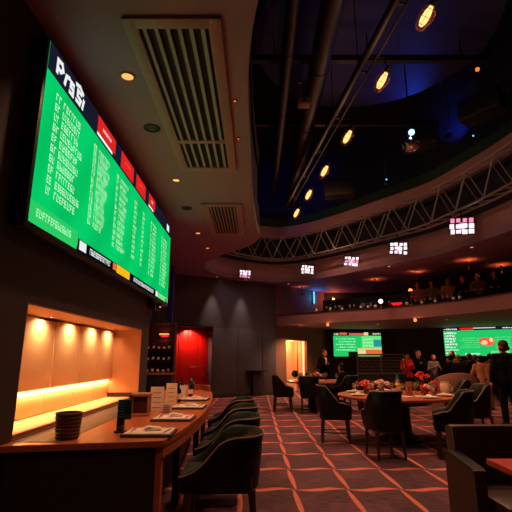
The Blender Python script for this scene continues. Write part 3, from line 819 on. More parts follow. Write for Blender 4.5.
for i, (y, z) in enumerate(((5.9, 7.6), (8.0, 7.6), (10.6, 7.6))):
    q = thing('ceiling_beam', 'dark steel beam crossing the void above the ducts, ' + ['nearest the camera', 'second from the camera', 'farthest from the camera'][i], 'beam', (2.4, y, z), 0, 'steel beams crossing the void')
    MB().box((0, 0, .06), (5.2, .12, .016)).box((0, 0, -.06), (5.2, .12, .016)).box((0, 0, 0), (5.2, .016, .12)).build('girder', M['duct'], q)
    for sx in (-2, 0, 2): MB().tube((sx, 0, .068), (sx, 0, 9.4-z), .014, seg=6).build('hanger_rod', M['blackmetal'], q)
rail0, rail1 = Vector((2.36, 3.2, 6.62)), Vector((1.06, 14.4, 6.62))
q = thing('lighting_rail', 'long dark twin pipe lighting rail running diagonally under the void ceiling', 'lighting rail', (rail0+rail1)/2)
h_ = (rail1-rail0)/2
MB().tube(-h_, h_, .07, seg=14).build('main_pipe', M['duct'], q)
rt = Vector((h_.y, -h_.x, 0)).normalized()
MB().tube(-h_+rt*.17-Vector((0, 0, .06)), h_+rt*.17-Vector((0, 0, .06)), .022, seg=8).build('cable_conduit', M['duct'], q)
for k in range(7):
    p = -h_+h_*2*(k+.4)/7
    MB().box(p+rt*.085-Vector((0, 0, .03)), (.22, .04, .03), rz=math.atan2(rt.y, rt.x)).build('clamp', M['duct'], q)
    MB().tube(p, p+Vector((0, 0, 9.4-6.62)), .01, seg=6).build('hanger_rod', M['blackmetal'], q)
PEND = [(2.46, 5.2), (2.25, 6.68), (2.05, 8.69), (1.82, 10.5), (1.6, 12.2), (1.39, 13.9)]
for i, (x, y) in enumerate(PEND):
    t_ = (y-rail0.y)/(rail1.y-rail0.y); rx = rail0.x+(rail1.x-rail0.x)*t_
    q = thing('rail_spotlight', 'warm glowing spotlight on the ceiling rail, ' + ['nearest the camera at the top of the photo', 'second from the camera', 'third from the camera', 'fourth from the camera', 'fifth from the camera', 'last and lowest in the photo'][i], 'spotlight', (x+.06, y, 6.3), 0, 'spotlights along the ceiling rail')
    R = Matrix.Rotation(math.radians(30), 4, 'Y') @ Matrix.Rotation(math.radians(20), 4, 'X')
    mb = MB(R); mb.lathe([(.03, .13), (.05, .12), (.055, .02), (.05, .0), (.001, .01)], 20, cap=False); mb.build('housing', M['blackmetal'], q)
    MB(R).lathe([(.001, -.30), (.03, -.29), (.052, -.23), (.058, -.17), (.05, -.08), (.03, .0), (.001, .005)], 16).build('bulb', M['bulb'], q)
    cg = MB(R)
    for a in range(8): cg.path([(.08*math.cos(a*PI/4), .08*math.sin(a*PI/4), .0), (.115*math.cos(a*PI/4), .115*math.sin(a*PI/4), -.16), (.06*math.cos(a*PI/4), .06*math.sin(a*PI/4), -.34), (0, 0, -.37)], .003, 5)
    for z_, r_ in ((-.08, .108), (-.2, .105), (-.3, .08)): cg.path([(r_*math.cos(a*PI/8), r_*math.sin(a*PI/8), z_) for a in range(16)], .004, 5, loop=True)
    cg.build('wire_cage', M['cage'], q)
    MB().path([(0, 0, .12), (0, 0, .3), (rx-x-.06+.10, 0, .31)], .014, 6).build('stem', M['blackmetal'], q)
    lamp('SPOT', q, (0, 0, -.24), PEND_E, (255, 180, 136), aim((0, 0, 0), (0.3, -.3, -3)), .08, 118, .85)
    lamp('POINT', q, (0, 0, -.24), PEND_P, (255, 180, 140), size=.08)
# projector box and rods
q = thing('ceiling_projector', 'small pale box projector hanging between the ducts in the void', 'projector', (1.02, 8.2, 6.68))
MB().box((0, 0, 0), (.26, .22, .14), bev=.02).build('casing', M['wall_brown'], q)
MB().tube((0, -.11, 0), (0, -.14, 0), .035).build('lens', M['black'], q)
MB().tube((0, 0, .07), (0, 0, .5), .015).build('mount_pole', M['blackmetal'], q)
MB().box((0.14, 0, .5), (.5, .06, .03)).build('mount_bar', M['blackmetal'], q)

# blue acoustic ceiling disc and the mirror ball
q = thing('acoustic_ceiling_disc', 'large round blue lit acoustic disc hanging high in the void on the right', 'ceiling disc', (2.48, 7.9, 8.05))
MB().lathe([(.01, .2), (1.4, .14), (2.2, .02), (2.5, -.06), (2.58, -.02), (2.58, .12), (2.2, .2), (.01, .34)], 64, cap=False).build('disc', M['cloud'], q)
for k in range(6):
    a = k*PI/3; MB().tube((1.8*math.cos(a), 1.8*math.sin(a), .15), (1.8*math.cos(a), 1.8*math.sin(a), 1.34), .01, seg=6).build('hanger_rod', M['blackmetal'], q)
q = thing('mirror_ball', 'mirror ball with a blue glint hanging under the blue disc', 'mirror ball', (3.55, 9.0, 6.17))
mb = MB(); b2 = bmesh.new(); bmesh.ops.create_uvsphere(b2, u_segments=28, v_segments=16, radius=.22)
mp = {v: mb.v(v.co) for v in b2.verts}
for fc in b2.faces: mb.f([mp[v] for v in fc.verts])
b2.free(); mb.build('facets', M['mirror'], q, smooth=False)
MB().tube((0, 0, .2), (0, 0, .3), .06).build('motor', M['blackmetal'], q)
MB().tube((0, 0, .3), (0, 0, 1.9), .012).build('hanging_rod', M['blackmetal'], q)
q = thing('blue_glint_spot', 'small added blue spot making the mirror ball glint from the near side', 'spotlight', (3.43, 8.62, 6.22))
MB().tube((0, 0, 0), (.01, .1, -.01), .05, .06).build('barrel', M['blackmetal'], q)
MB().ball((0, -.012, 0), .065).build('lens', M['blue_glint'], q)  # glowing ball stands in for the mirror ball's blue glint
MB().path([(0, .05, .04), (0, .05, .5), (0, .05, 1.84)], .01, 6).build('drop_rod', M['blackmetal'], q)
lamp('SPOT', q, (.02, .14, 0), 110, (70, 140, 255), aim((3.43, 8.75, 6.22), (3.55, 9.0, 6.17)), .03, 80)  # added blue light for highlights on the ball
# blue uplights on the disc
for i, (x, y, tx, ty) in enumerate(((4.25, 10.25, 3.6, 9.5), (5.25, 10.7, 5.85, 11.1), (1.7, 13.6, 1.7, 16.2))):
    q = thing('blue_uplight', 'small dark blue-lit uplight in the void, ' + ['behind the mirror ball', 'near the curved wall on the right', 'beyond the last rail spotlights'][i], 'uplight', (x, y, 7.35), 0, 'blue uplights in the void')
    MB().lathe([(.05, -.1), (.07, 0), (.065, 0), (.04, -.05), (.001, -.05)], 16).build('can', M['blackmetal'], q)
    MB().tube((.09, 0, -.05), (.09, 0, 9.4-7.35), .01, seg=6).tube((.04, 0, -.05), (.09, 0, -.05), .01, seg=6).build('drop_rod', M['blackmetal'], q)
    lamp('SPOT', q, (0, 0, .05), BLUE_E, (40, 90, 255), aim((x, y, 7.4), (tx, ty, 8.0)), .08, 100, 1)
# loudspeakers and hanging cables in the void
for i, (x, y, z, rz) in enumerate(((4.3, 10.3, 6.95, -.5), (5.1, 8.7, 6.9, -.9), (2.6, 12.6, 6.5, -.2))):
    q = thing('hanging_loudspeaker', 'black loudspeaker hanging in the dark void, ' + ['right of the mirror ball', 'farther right near the curved wall', 'low behind the last rail spotlights'][i], 'loudspeaker', (x, y, z), rz, 'black loudspeakers in the void')
    MB().box((0, 0, 0), (.9, .5, .5), bev=.03).build('cabinet', M['black'], q)
    MB().box((0, -.255, 0), (.84, .02, .44), bev=.01).build('grille', M['blackmetal'], q)
    for sx in (-.35, .35): MB().tube((sx, 0, .24), (sx, 0, 9.4-z), .008, seg=6).build('suspension_wire', M['blackmetal'], q)
for i, (x, y, z0, z1) in enumerate(((3.4, 10.5, 5.9, 7.6), (5.25, 9.5, 6.6, 7.9))):
    q = thing('hanging_spot_fixture', 'slim cable hung fixture with a faint blue spot, ' + ['left of and below the mirror ball', 'far right by the curved wall'][i], 'fixture', (x, y, z0), 0, 'cable hung blue fixtures')
    MB().tube((0, 0, .1), (0, 0, 9.4-z0), .009, seg=6).build('cable', M['duct'], q)
    MB().tube((0, 0, -.12), (0, 0, .1), .05, .035, seg=12).build('can', M['blackmetal'], q)
    MB().ball((0, -.045, 0), .022).build('lens', M['neon_blue'], q)
q = thing('pendant_bulb', 'single dim bare bulb hanging in the upper right of the void', 'bulb', (5.3, 9.0, 8.1))
MB().ball((0, 0, 0), .05).build('bulb', M['lamp_orange'], q)
MB().tube((0, 0, .05), (0, 0, 9.4-8.1), .008, seg=6).build('flex', M['blackmetal'], q)

# ------------------------------------------------------------------ curved truss with LED panels
TP = [(-.75, 12.25), (-1.22, 13.3), (-1.15, 14.5), (-.55, 15.35), (.35, 16.0), (1.0, 16.1), (1.9, 15.55), (3.0, 14.35), (3.95, 13.05), (4.8, 11.85), (5.15, 10.75), (5.5, 9.4), (5.68, 7.6), (5.4, 5.3)]
path = [Vector((p.x, p.y)) for p in catmull([(x, y, 0) for x, y in TP], 10)]
# resample evenly
def resample(P, step):
    out = [P[0]]; acc = 0
    for a, b in zip(P, P[1:]):
        L = (b-a).length; t = step-acc
        while t <= L: out.append(a.lerp(b, t/L)); t += step
        acc = (acc+L) % step
    return out
half = resample(path, .48)
ti = offset2(half, .16, False); to = offset2(half, -.16, False)
TZ0, TZ1 = 5.02, 5.90
tr = thing('lighting_truss', 'curved silver lattice truss running round the inside of the ceiling ring', 'truss', (2.5, 12.5, TZ0))
P3 = lambda p, z: (p.x-2.5, p.y-12.5, z-TZ0)
for nm, L, z in (('bottom_chord', ti, TZ0), ('bottom_chord', to, TZ0), ('top_chord', ti, TZ1), ('top_chord', to, TZ1)):
    MB().path([P3(p, z) for p in L], .03, 8).build(nm, M['steel'], tr)
for i in range(len(half)-1):
    a, b = (TZ0, TZ1) if i % 2 == 0 else (TZ1, TZ0)
    MB().tube(P3(ti[i], a), P3(ti[i+1], b), .017, seg=7).build('brace', M['steel'], tr)
rb = MB()
for i in range(len(half)-1):
    a, b = (TZ1, TZ0) if i % 2 == 0 else (TZ0, TZ1)
    rb.tube(P3(to[i], a), P3(to[i+1], b), .015, seg=6)
    for z in (TZ0, TZ1): rb.tube(P3(ti[i], z), P3(to[i+1], z), .012, seg=6)
rb.build('rear_lacing', M['steel'], tr)
for i in range(2, len(half), 6):
    MB().tube(P3(to[i], TZ1), P3(half[i]+(to[i]-ti[i]).normalized()*.36, TZ1), .02, seg=7).build('wall_bracket', M['blackmetal'], tr)

rl = random.Random(21)
LEDS = [(-.40, 15.35, 4.33, .40, 'leftmost'), (1.85, 15.2, 4.46, .45, 'second from the left'), (3.15, 13.85, 4.47, .46, 'third from the left'), (4.22, 12.35, 4.53, .50, 'fourth from the left'), (5.17, 10.35, 4.60, .58, 'rightmost and largest')]
for i, (x, y, z, w_, lb) in enumerate(LEDS):
    rz = math.atan2(y-2, x)-PI/2
    q = thing('led_panel_light', 'pinkish white LED pixel light hanging under the truss, ' + lb, 'stage light', (x, y, z), rz, 'LED pixel lights under the truss')
    R = Matrix.Rotation(math.radians(12), 4, 'X') @ Matrix.Rotation(math.radians(7), 4, 'Y'); hh = w_*.72
    MB(R).box((0, .08, 0), (w_, .16, hh), bev=.02).build('housing', M['black'], q)
    n = 0
    for a in range(4):
        for b in range(3):
            c1, c2 = rl.uniform(.72, 1), rl.uniform(.72, 1)
            MB(R).box((-w_/2+w_*(a+.5)/4+rl.uniform(-.012, .012), -.004, -hh/2+hh*(b+.5)/3+rl.uniform(-.012, .012)), ((w_/4-.018)*c1, .012, (hh/3-.018)*c2), bev=.006).build('pixel_cell', M['pix_pink' if (a*5+b*3+i) % 5 == 0 else 'pix_white'], q)
    y_ = MB(); zt = TZ0-z+.0
    y_.path([(-w_/2-.03, .08, 0), (-w_/2-.03, .08, hh/2+.06), (w_/2+.03, .08, hh/2+.06), (w_/2+.03, .08, 0)], .012, 6)
    y_.tube((0, .08, hh/2+.06), (0, .16, max(zt, hh/2+.1)), .018, seg=8); y_.build('yoke', M['blackmetal'], q)
    lamp('SPOT', q, (0, -.06, 0), LED_E, (255, 205, 215), (math.radians(62), 0, 0), .12, 130, .8)

# downlights set in the rim of the ring and under it
RIM = [(392, 264.5), (466, 244.6), (499, 233), (200, 283.5)]
for (x, y, lb) in ((4.3, 13.6, 'in the soffit right of the third LED light'), (5.75, 11.1, 'in the soffit below the rightmost LED light'), (6.3, 9.9, 'in the soffit at the far right of the photo'), (1.3, 17.0, 'in the soffit above the blue neon tube')):
    downlight(x, y, H, .05, 'small pinhole downlight ' + lb, e=0, glowm=M['lamp_warm'], group='pinhole downlights of the ring soffit')
WS = [(212, 'left one, beside the red doorway'), (241, 'right one')]
for (u, lb) in WS:
    p = gpt(gs(u), .34, H)
    t = downlight(p[0], p[1], H, .05, 'small white downlight washing the grey wall, ' + lb, e=0, glowm=M['lamp_dim'], group='wall washers over the grey wall')
    lamp('SPOT', t, (0, 0, -.03), 120, (255, 225, 205), aim(p, gpt(gs(u), .0, 1.9)), .05, 42, 1)
p = gpt((d0+d1)/2-.1, .12, 0)
t = thing('door_spotlight', 'small spotlight shining down on the red door from its head', 'spotlight', (gpt((d0+d1)/2, -.1, 0)[0], gpt((d0+d1)/2, -.1, 0)[1], 2.44))
MB().lathe([(.05, 0), (.05, -.02), (.03, -.03)], 16, cap=False).build('rim', M['blackmetal'], t)
MB().lathe([(.03, -.01), (.001, -.012)], 12).build('lens', M['lamp_warm'], t)
lamp('SPOT', t, (0, 0, -.03), 130, (255, 160, 130), aim((0, 0, 0), (gn.x*-.1, gn.y*-.1, -1)), .03, 140, .7)

# ------------------------------------------------------------------ balcony
FR = [(.80, 17.0), (1.6, 16.1), (2.7, 15.25), (3.7, 14.55), (4.7, 13.7), (5.7, 12.4), (6.35, 10.8), (6.75, 8.8), (6.9, 5.5)]
fr = [Vector((p.x, p.y)) for p in catmull([(x, y, 0) for x, y in FR], 6)]
slab = fr+[Vector((11.58, 5.5)), Vector((11.58, 16.28)), Vector((6.32, 19.48)), Vector((3.12, 19.48))]
struct('balcony_slab', MB().prism(slab, 2.6, 2.69), M['drum'], smooth=False)
mb = MB(); fo = offset2(fr, -.14, False); fz = offset2(fr, .01, False)
mb.loft([[(a.x, a.y, 2.58), (b.x, b.y, 2.58), (b.x, b.y, 2.95), (a.x, a.y, 2.95)] for a, b in zip(fz, fo)]); struct('balcony_parapet', mb, M['drum'])
bt = offset2(fr, -.22, False)
mb = MB(); f2 = offset2(fr, .03, False)
mb.loft([[(a.x, a.y, 2.951), (b.x, b.y, 2.951), (b.x, b.y, 2.985), (a.x, a.y, 2.985)] for a, b in zip(f2, bt)])
tag(rebase(mb.build('balcony_ledge', M['wood_dark'])), 'dark narrow drinks ledge running along the top of the balcony front', 'ledge')
# bench behind
b0 = offset2(fr, -1.15, False)[6:]; b1 = offset2(fr, -1.6, False)[6:]; b2_ = offset2(fr, -1.72, False)[6:]
bn_ = thing('balcony_bench', 'long dark curved bench along the balcony behind the drinks ledge', 'bench', (5.5, 13.5, 2.69))
def strip(A, B, z0, z1): return MB().loft([[(a.x-5.5, a.y-13.5, z0), (b.x-5.5, b.y-13.5, z0), (b.x-5.5, b.y-13.5, z1), (a.x-5.5, a.y-13.5, z1)] for a, b in zip(A, B)])
strip(b0, b1, 0, .45).build('seat', M['leather_br'], bn_); strip(b1, b2_, 0, .92).build('backrest', M['leather_br'], bn_)

# objects on the ledge
rnd = random.Random(3)
led = offset2(fr, -.1, False); ledr = resample(led, .05)
def onledge(u):
    k = (u-256)/430.0
    return min(ledr, key=lambda p: abs(p.x/(p.y*1.0)-k*.985))
def goblet(x, y, z, s, label, group, m='glass', fill=None):
    q = thing('wine_glass', label, 'glass', (x, y, z), 0, group)
    MB().lathe([(.032*s, 0), (.03*s, .003*s), (.005*s, .008*s), (.004*s, .075*s)], 14).build('foot_and_stem', M[m], q)
    MB().lathe([(.006*s, .075*s), (.03*s, .095*s), (.036*s, .125*s), (.029*s, .175*s), (.027*s, .175*s), (.033*s, .125*s), (.027*s, .1*s), (.001, .082*s)], 16, cap=False).build('bowl', M[m], q)
    if fill: MB().lathe([(.001, .084*s), (.026*s, .101*s), (.031*s, .124*s), (.001, .125*s)], 14).build('drink', M[fill], q)
    return q
seq = [('bottle', 318), ('goblet', 327), ('bottle', 331), ('goblet', 336), ('goblet', 340), ('bottle', 343), ('goblet', 351), ('goblet', 356), ('bottle', 362), ('goblet', 366), ('bottle', 370), ('goblet', 373), ('bottle', 377), ('goblet', 391), ('bottle', 409), ('goblet', 419), ('bottle', 424), ('goblet', 428), ('goblet', 434), ('bottle', 439), ('goblet', 446), ('goblet', 451), ('bottle', 458), ('bottle', 464)]
ordn = ['first', 'second', 'third', 'fourth', 'fifth', 'sixth', 'seventh', 'eighth', 'ninth', 'tenth', 'eleventh', 'twelfth', 'thirteenth', 'fourteenth']
nb = ng = 0
for kd, u in seq:
    p = onledge(u)
    if kd == 'bottle':
        nb += 1; bottle(p.x, p.y, 2.986, rnd.uniform(.2, .3), .042, rnd.choice(['glass_amber', 'bottle_dark', 'cream', 'bottle_green']), 'bottle on the balcony ledge, %s from the left' % ordn[nb-1], 'bottles on the balcony ledge')
    else:
        ng += 1; goblet(p.x, p.y, 2.986, 1.15, 'wine glass on the balcony ledge, %s from the left' % ordn[ng-1], 'glasses on the balcony ledge', fill=rnd.choice(['glass_amber', 'flower_org', 'cream']))
p = onledge(399)
q = thing('red_neon_sign', 'small glowing red neon lamp on the balcony ledge', 'lamp', (p.x, p.y, 2.986), -.6)
MB().box((0, 0, .015), (.36, .1, .03), bev=.008).build('base', M['black'], q)
MB().path([(-.16+.0*k+.32*k/16, -.03, .09+.045*math.sin(k*1.4)) for k in range(17)], .02, 8).build('tube', M['neon_red'], q)
lamp('POINT', q, (0, -.15, .1), 2, (255, 40, 30), size=.05)
p = onledge(382.5)
q = thing('white_lamp', 'small bright white table lamp on the balcony ledge', 'lamp', (p.x, p.y, 2.986))
MB().lathe([(.05, 0), (.05, .012), (.01, .02), (.01, .16)], 14).build('stand', M['chrome'], q)
MB().ball((0, 0, .22), .075).build('globe', glow('white_globe_glow', (255, 246, 236), 2.0), q)
p = onledge(414)
q = thing('slim_lamp', 'slim stemmed lamp with a small glowing head on the balcony ledge', 'lamp', (p.x, p.y, 2.986))
MB().lathe([(.06, 0), (.06, .012), (.008, .02), (.008, .5)], 12).build('stem', M['chrome'], q)
MB().lathe([(.07, .47), (.04, .53), (.001, .535), (.001, .5)], 14).build('shade', M['lamp_warm'], q)

# neon tube, wall sconce
q = thing('blue_neon_tube', 'upright glowing blue neon tube on the wall above the left end of the balcony', 'neon tube', bpt(2.42, .05, 3.68))
MB(Matrix.Rotation(bang, 4, 'Z')).box((0, .02, .25), (.12, .04, .54), bev=.01).build('backplate', M['black'], q)
MB(Matrix.Rotation(bang, 4, 'Z')).cap((0, -.03, .02), (0, -.03, .5), .035).build('tube', M['neon_blue'], q)
lamp('POINT', q, (bn.x*.2, bn.y*.2, .25), 8, (70, 150, 255), size=.08)
q = thing('wall_sconce', 'warm wall sconce on the back wall right of the blue neon tube', 'wall lamp', (3.5, 19.42, 3.72))
MB().box((0, .05, .15), (.14, .06, .3), bev=.01).build('backplate', M['blackmetal'], q)
MB().lathe([(.05, .05), (.08, .12), (.09, .25), (.08, .25), (.05, .13), (.001, .06)], 14).build('shade', M['cream'], q)
MB().ball((0, 0, .18), .045).build('bulb', M['lamp_orange'], q)
lamp('POINT', q, (0, -.12, .22), 12, (255, 120, 50), size=.05)

# glowing flush lamps of the balcony ceiling
for i, (x, y, e) in enumerate(((1.9, 17.75, 4), (4.5, 16.0, 6), (5.5, 14.5, 6), (6.4, 12.7, 7), (7.8, 13.4, 6), (7.6, 10.8, 6))):
    q = thing('dish_ceiling_lamp', 'orange glowing dish lamp on the balcony ceiling, ' + ['over the blue neon tube', 'above the red neon lamp', 'above the middle of the ledge', 'above the seated guests on the right', 'set back behind the seated guests', 'at the far right of the photo'][i], 'ceiling lamp', (x, y, H), 0, 'dish lamps of the balcony ceiling')
    MB().tube((0, 0, 0), (0, 0, -.32), .012, seg=8).build('stem', M['duct'], q)
    MB().lathe([(.11, -.31), (.085, -.335), (.001, -.342), (.001, -.332), (.08, -.327), (.1, -.308)], 20, cap=False).build('dish', M['duct'], q)
    MB().lathe([(.001, -.32), (.05, -.32), (.05, -.312), (.001, -.31)], 16).build('bulb', M['lamp_orange'], q)
    lamp('SPOT', q, (0, 0, -.3), e*3.0, (255, 120, 46), (PI, 0, 0), .05, 140, 1)
# small lights on the parapet underside
for u, zz, lb in ((328, 2.56, 'below the left part of the balcony front'), (415, 2.56, 'below the middle of the balcony front')):
    k = (u-256)/430.0; pp = min(resample(offset2(fr, -.06, False), .05), key=lambda p: abs(p.x/p.y-k*.99))
    q = thing('globe_light', 'small round warm globe light ' + lb, 'globe light', (pp.x, pp.y, 2.578), 0, 'globe lights below the balcony front')
    MB().tube((0, 0, 0), (0, 0, -.03), .04).build('mount', M['cream'], q)
    MB().ball((0, 0, -.065), .055).build('globe', M['lamp_dim'], q)
    lamp('POINT', q, (0, -.15, -.1), 3, (255, 170, 110), size=.05)
# downlights below the balcony over the far guests
for i, (x, y) in enumerate(((1.75, 17.05), (4.6, 16.4), (6.3, 14.3), (8.0, 13.0), (8.2, 10.2))):
    downlight(x, y, 2.6, .06, 'downlight under the balcony, ' + ['above the lit doorway', 'above the left wall screen', 'above the guests in front of the right screen', 'above the standing man', 'nearest the right edge of the photo'][i], e=UNDER_E*(2.6 if i == 0 else 1), glowm=M['lamp_warm'], group='downlights under the balcony', spot=130)

# ------------------------------------------------------------------ wall screens under the balcony
rnd = random.Random(9)
TVG = thing('wall_screen', 'left green wall screen under the balcony with an orange band at its foot', 'screen', (4.49, 19.46, 1.42))
def tvrect(mb, x0, x1, z0, z1, y): mb.poly([(x0, y, z0), (x1, y, z0), (x1, y, z1), (x0, y, z1)]); return mb
def tvglyph(mb, x0, x1, z, h, y):
    x = x0
    while x < x1:
        wd = h*rnd.uniform(.5, 1.1); tvrect(mb, x, x+wd, z+h*rnd.uniform(0, .35), z+h*rnd.uniform(.6, 1), y); x += wd*1.35
W_, H_ = 2.12, 1.06
MB().box((0, 0, H_/2), (W_+.06, .07, H_+.06), bev=.01).build('casing', M['black'], TVG)
sp = tvrect(MB(), -W_/2, W_/2, 0, H_, -.038).build('screen_panel', M['tv_green'], TVG, smooth=False)
tvrect(MB(), -W_/2, W_/2, .90, H_, -.040).build('header_strip', M['s_navy'], sp, smooth=False)
g = MB(); tvglyph(g, -1.02, -.82, .93, .09, -.042); tvglyph(g, .7, 1.02, .94, .08, -.042); tvrect(g, .3, .5, .91, 1.04, -.0415); g.build('header_white', M['s_cream'], sp, smooth=False)
tvrect(tvrect(MB(), -.78, -.45, .94, 1.03, -.042), -.35, .28, .92, 1.0, -.042).build('header_red', M['s_orange'], sp, smooth=False)
tvrect(MB(), .2, W_/2, .36, .88, -.0405).build('pale_block', M['s_green3'], sp, smooth=False)
tvrect(MB(), .72, W_/2, .42, .72, -.042).build('teal_block', M['s_teal'], sp, smooth=False)
tvrect(MB(), 0.0, W_/2, .02, .34, -.041).build('orange_band', M['s_orange'], sp, smooth=False)
tvrect(tvrect(MB(), 0, W_/2, .29, .35, -.0425), 0, .35, .06, .28, -.0425).build('cream_band', M['s_cream'], sp, smooth=False)
tvrect(MB(), -.42, 0, 0, .2, -.042).build('dark_corner', M['s_black'], sp, smooth=False)
g = MB()
for k in range(5): tvglyph(g, -.95+.12*(k % 2), -.1, .25+.12*k, .06, -.0422)
for k in range(3): tvglyph(g, .26, .66, .42+.14*k, .07, -.0425)
g.build('figures', M['s_text'], sp, smooth=False)

mid = Vector((9.2, 17.75)); TV2 = thing('wall_screen', 'right green wall screen with a red and cream shape in the middle of the picture', 'screen', (mid.x+rn.x*.06, mid.y+rn.y*.06, 1.44), rang)
W_, H_ = 2.9, 1.14
MB().box((0, 0, H_/2), (W_+.06, .07, H_+.06), bev=.01).build('casing', M['black'], TV2)
sp = tvrect(MB(), -W_/2, W_/2, 0, H_, -.038).build('screen_panel', M['tv_green'], TV2, smooth=False)
tvrect(MB(), -W_/2, W_/2, 1.02, H_, -.040).build('header_strip', M['s_navy'], sp, smooth=False)
g = MB(); tvglyph(g, -1.42, -.95, 1.05, .07, -.042); tvglyph(g, .75, 1.35, 1.05, .07, -.042); tvrect(g, -.3, .5, 1.09, 1.12, -.042); g.build('header_white', M['s_white'], sp, smooth=False)
tvrect(MB(), -.8, -.3, 1.03, 1.13, -.042).build('header_red', M['s_red'], sp, smooth=False)
g = MB()
for k in range(8): tvglyph(g, -1.42, -1.05+.05*(k % 2), .08+.115*k, .08, -.0415)
tvrect(g, -.7, -.15, .06, .1, -.0415); g.build('white_figures', M['s_white'], sp, smooth=False)
g = MB()
for k in range(5): tvglyph(g, -.85+.1*(k % 3), -.15, .32+.09*k, .05, -.0415); tvglyph(g, .45, .95, .3+.1*k, .05, -.0415)
tvrect(g, .25, .9, .06, .2, -.0414); g.build('pale_figures', M['s_green3'], sp, smooth=False)
sh = MB(); sh.poly([(.14+.27*math.cos(a)*(1+.15*math.sin(3*a)), -.043, .55+.2*math.sin(a)*(1+.2*math.cos(2*a))) for a in [k*2*PI/22 for k in range(22)]]); sh.build('red_shape', M['s_red2'], sp, smooth=False)
sh = MB(); sh.poly([(.05+.12*math.cos(a), -.0445, .52+.09*math.sin(a)) for a in [k*2*PI/14 for k in range(14)]]); sh.poly([(.3+.07*math.cos(a), -.0445, .62+.09*math.sin(a)) for a in [k*2*PI/14 for k in range(14)]]); sh.build('cream_shape', M['s_cream'], sp, smooth=False)
sh = MB(); sh.poly([(1.2+.16*math.cos(a)*(1 if k % 2 else .35), -.043, .75+.18*math.sin(a)*(1 if k % 2 else .35)) for k, a in [(k, k*2*PI/12) for k in range(12)]]); sh.build('white_star', M['s_white'], sp, smooth=False)
# ------------------------------------------------------------------ upholstered chairs
def sm(a, b, x):
    t = min(1, max(0, (x-a)/(b-a))); return t*t*(3-2*t)
def chair(label, group, w=.62, d=.66, back=.81, arm=.59, front=.54, bot=.41, seat=.52, leather='leather', stretch=False, name='tub_chair', cat='chair', drop=(.50, .86)):
    t = thing(name, label, cat, (0, 0, 0), 0, group)
    n = 36; y0 = d*.02; th = .055
    def plan(s, off):
        a = abs(s); sg = 1 if s > 0 else -1
        if a < .58:
            g = a/.58*PI/2
            return (sg*(w/2-off)*math.sin(g)**.85 if a > 1e-6 else 0.0, y0+(d/2-off-y0)*max(0, math.cos(g))**.75)
        k = (a-.58)/.42
        return (sg*((w/2-off)-.015*k), y0-(y0+d*.46)*k)
    def hgt(s):
        a = abs(s)
        return back-(back-arm)*sm(drop[0], drop[1], a)-(arm-front)*sm(.78, 1.0, a)
    rings = []; pip = []
    for i in range(n+1):
        s = -1+2*i/n; h = hgt(s)
        fl = .02
        o0, o1, o2 = plan(s, .03), plan(s, .008), plan(s, -fl+.012)
        i2, i1, i0 = plan(s, th-fl), plan(s, th+.008), plan(s, th+.02)
        m_ = plan(s, th/2-fl+.004)
        hm = bot+(h-bot)*.5
        rings.append([(o0[0], o0[1], bot), (o1[0], o1[1], hm), (o2[0], o2[1], h-.02), (m_[0], m_[1], h), (i2[0], i2[1], h-.02), (i1[0], i1[1], hm), (i0[0], i0[1], bot)])
        q = plan(s, -fl+.006); pip.append((q[0], q[1], h-.012))
    MB().loft(rings).build('backrest', M[leather], t, angle=60)
    MB().path(pip, .007, 6).build('piping', M['piping'], t)
    MB().box((0, -.02, (bot+seat-.1)/2+.0), (w-.14, d-.12, max(.05, seat-.1-bot)), bev=.015).build('seat_frame', M[leather], t)
    MB().box((0, -.035, seat-.05), (w-.125, d-.10, .1), bev=.035).build('seat_cushion', M['leather_in'], t)
    lx, ly = w/2-.07, d/2-.09
    for sx in (-1, 1):
        for sy in (-1, 1):
            MB().tube((sx*lx, sy*ly, bot+.01), (sx*(lx+.015), sy*(ly+.03), 0), .029, .018, 10).build('leg', M['wood_dark'], t)
    if stretch:
        for sx in (-1, 1): MB().tube((sx*lx, -ly, .16), (sx*lx, ly, .16), .011, seg=8).build('stretcher', M['wood_dark'], t)
        MB().tube((-lx, 0, .16), (lx, 0, .16), .011, seg=8).build('stretcher', M['wood_dark'], t)
    return t
BG = 'black tub chairs drawn up along the bar'
bc = chair('black leather tub chair nearest the camera at the bar', BG)
bc.location = (-.28, 3.80, 0); bc.rotation_euler = (0, 0, -PI/2+.03)
for i, (x, y, lb) in enumerate(((-.29, 4.78, 'second black tub chair along the bar, just behind the nearest one'), (-.31, 5.72, 'third black tub chair along the bar, between the second and the farthest'), (-.36, 6.68, 'farthest black tub chair along the bar'))):
    dup(bc, (x, y, 0), -PI/2-.02*i, lb)
DG = 'black upholstered dining chairs at the round tables'
dc = chair('black dining chair seen from behind at the front of the big round table', DG, .50, .58, .93, .655, .61, .38, .49, 'leather', True, 'dining_chair', drop=(.40, .72))
dc.location = (1.86, 6.66, 0); dc.rotation_euler = (0, 0, PI+.12)
# local front is -Y: rz = pi faces away from the camera
def face(dx, dy): return math.atan2(dx, -dy)
for (x, y, fx, fy, lb) in (
    (1.36, 7.85, 1, -.12, 'black dining chair side on at the left of the big round table'),
    (2.86, 6.62, -1, .35, 'black dining chair with swooping arm at the right front of the big round table'),
    (3.92, 8.15, -1, .05, 'black dining chair on the right side of the big round table, behind the swooping one'),
    (4.35, 9.75, -1, .3, 'black dining chair standing back near the man in the dark suit'),
    (.72, 12.1, 1, .05, 'black dining chair at the left side of the small far table'),
    (1.38, 11.72, .1, 1, 'black dining chair seen from behind at the small far table'),
    (2.42, 11.95, -.7, .7, 'black dining chair under the seated person at the small far table')):
    dup(dc, (x, y, 0), face(fx, fy), lb)

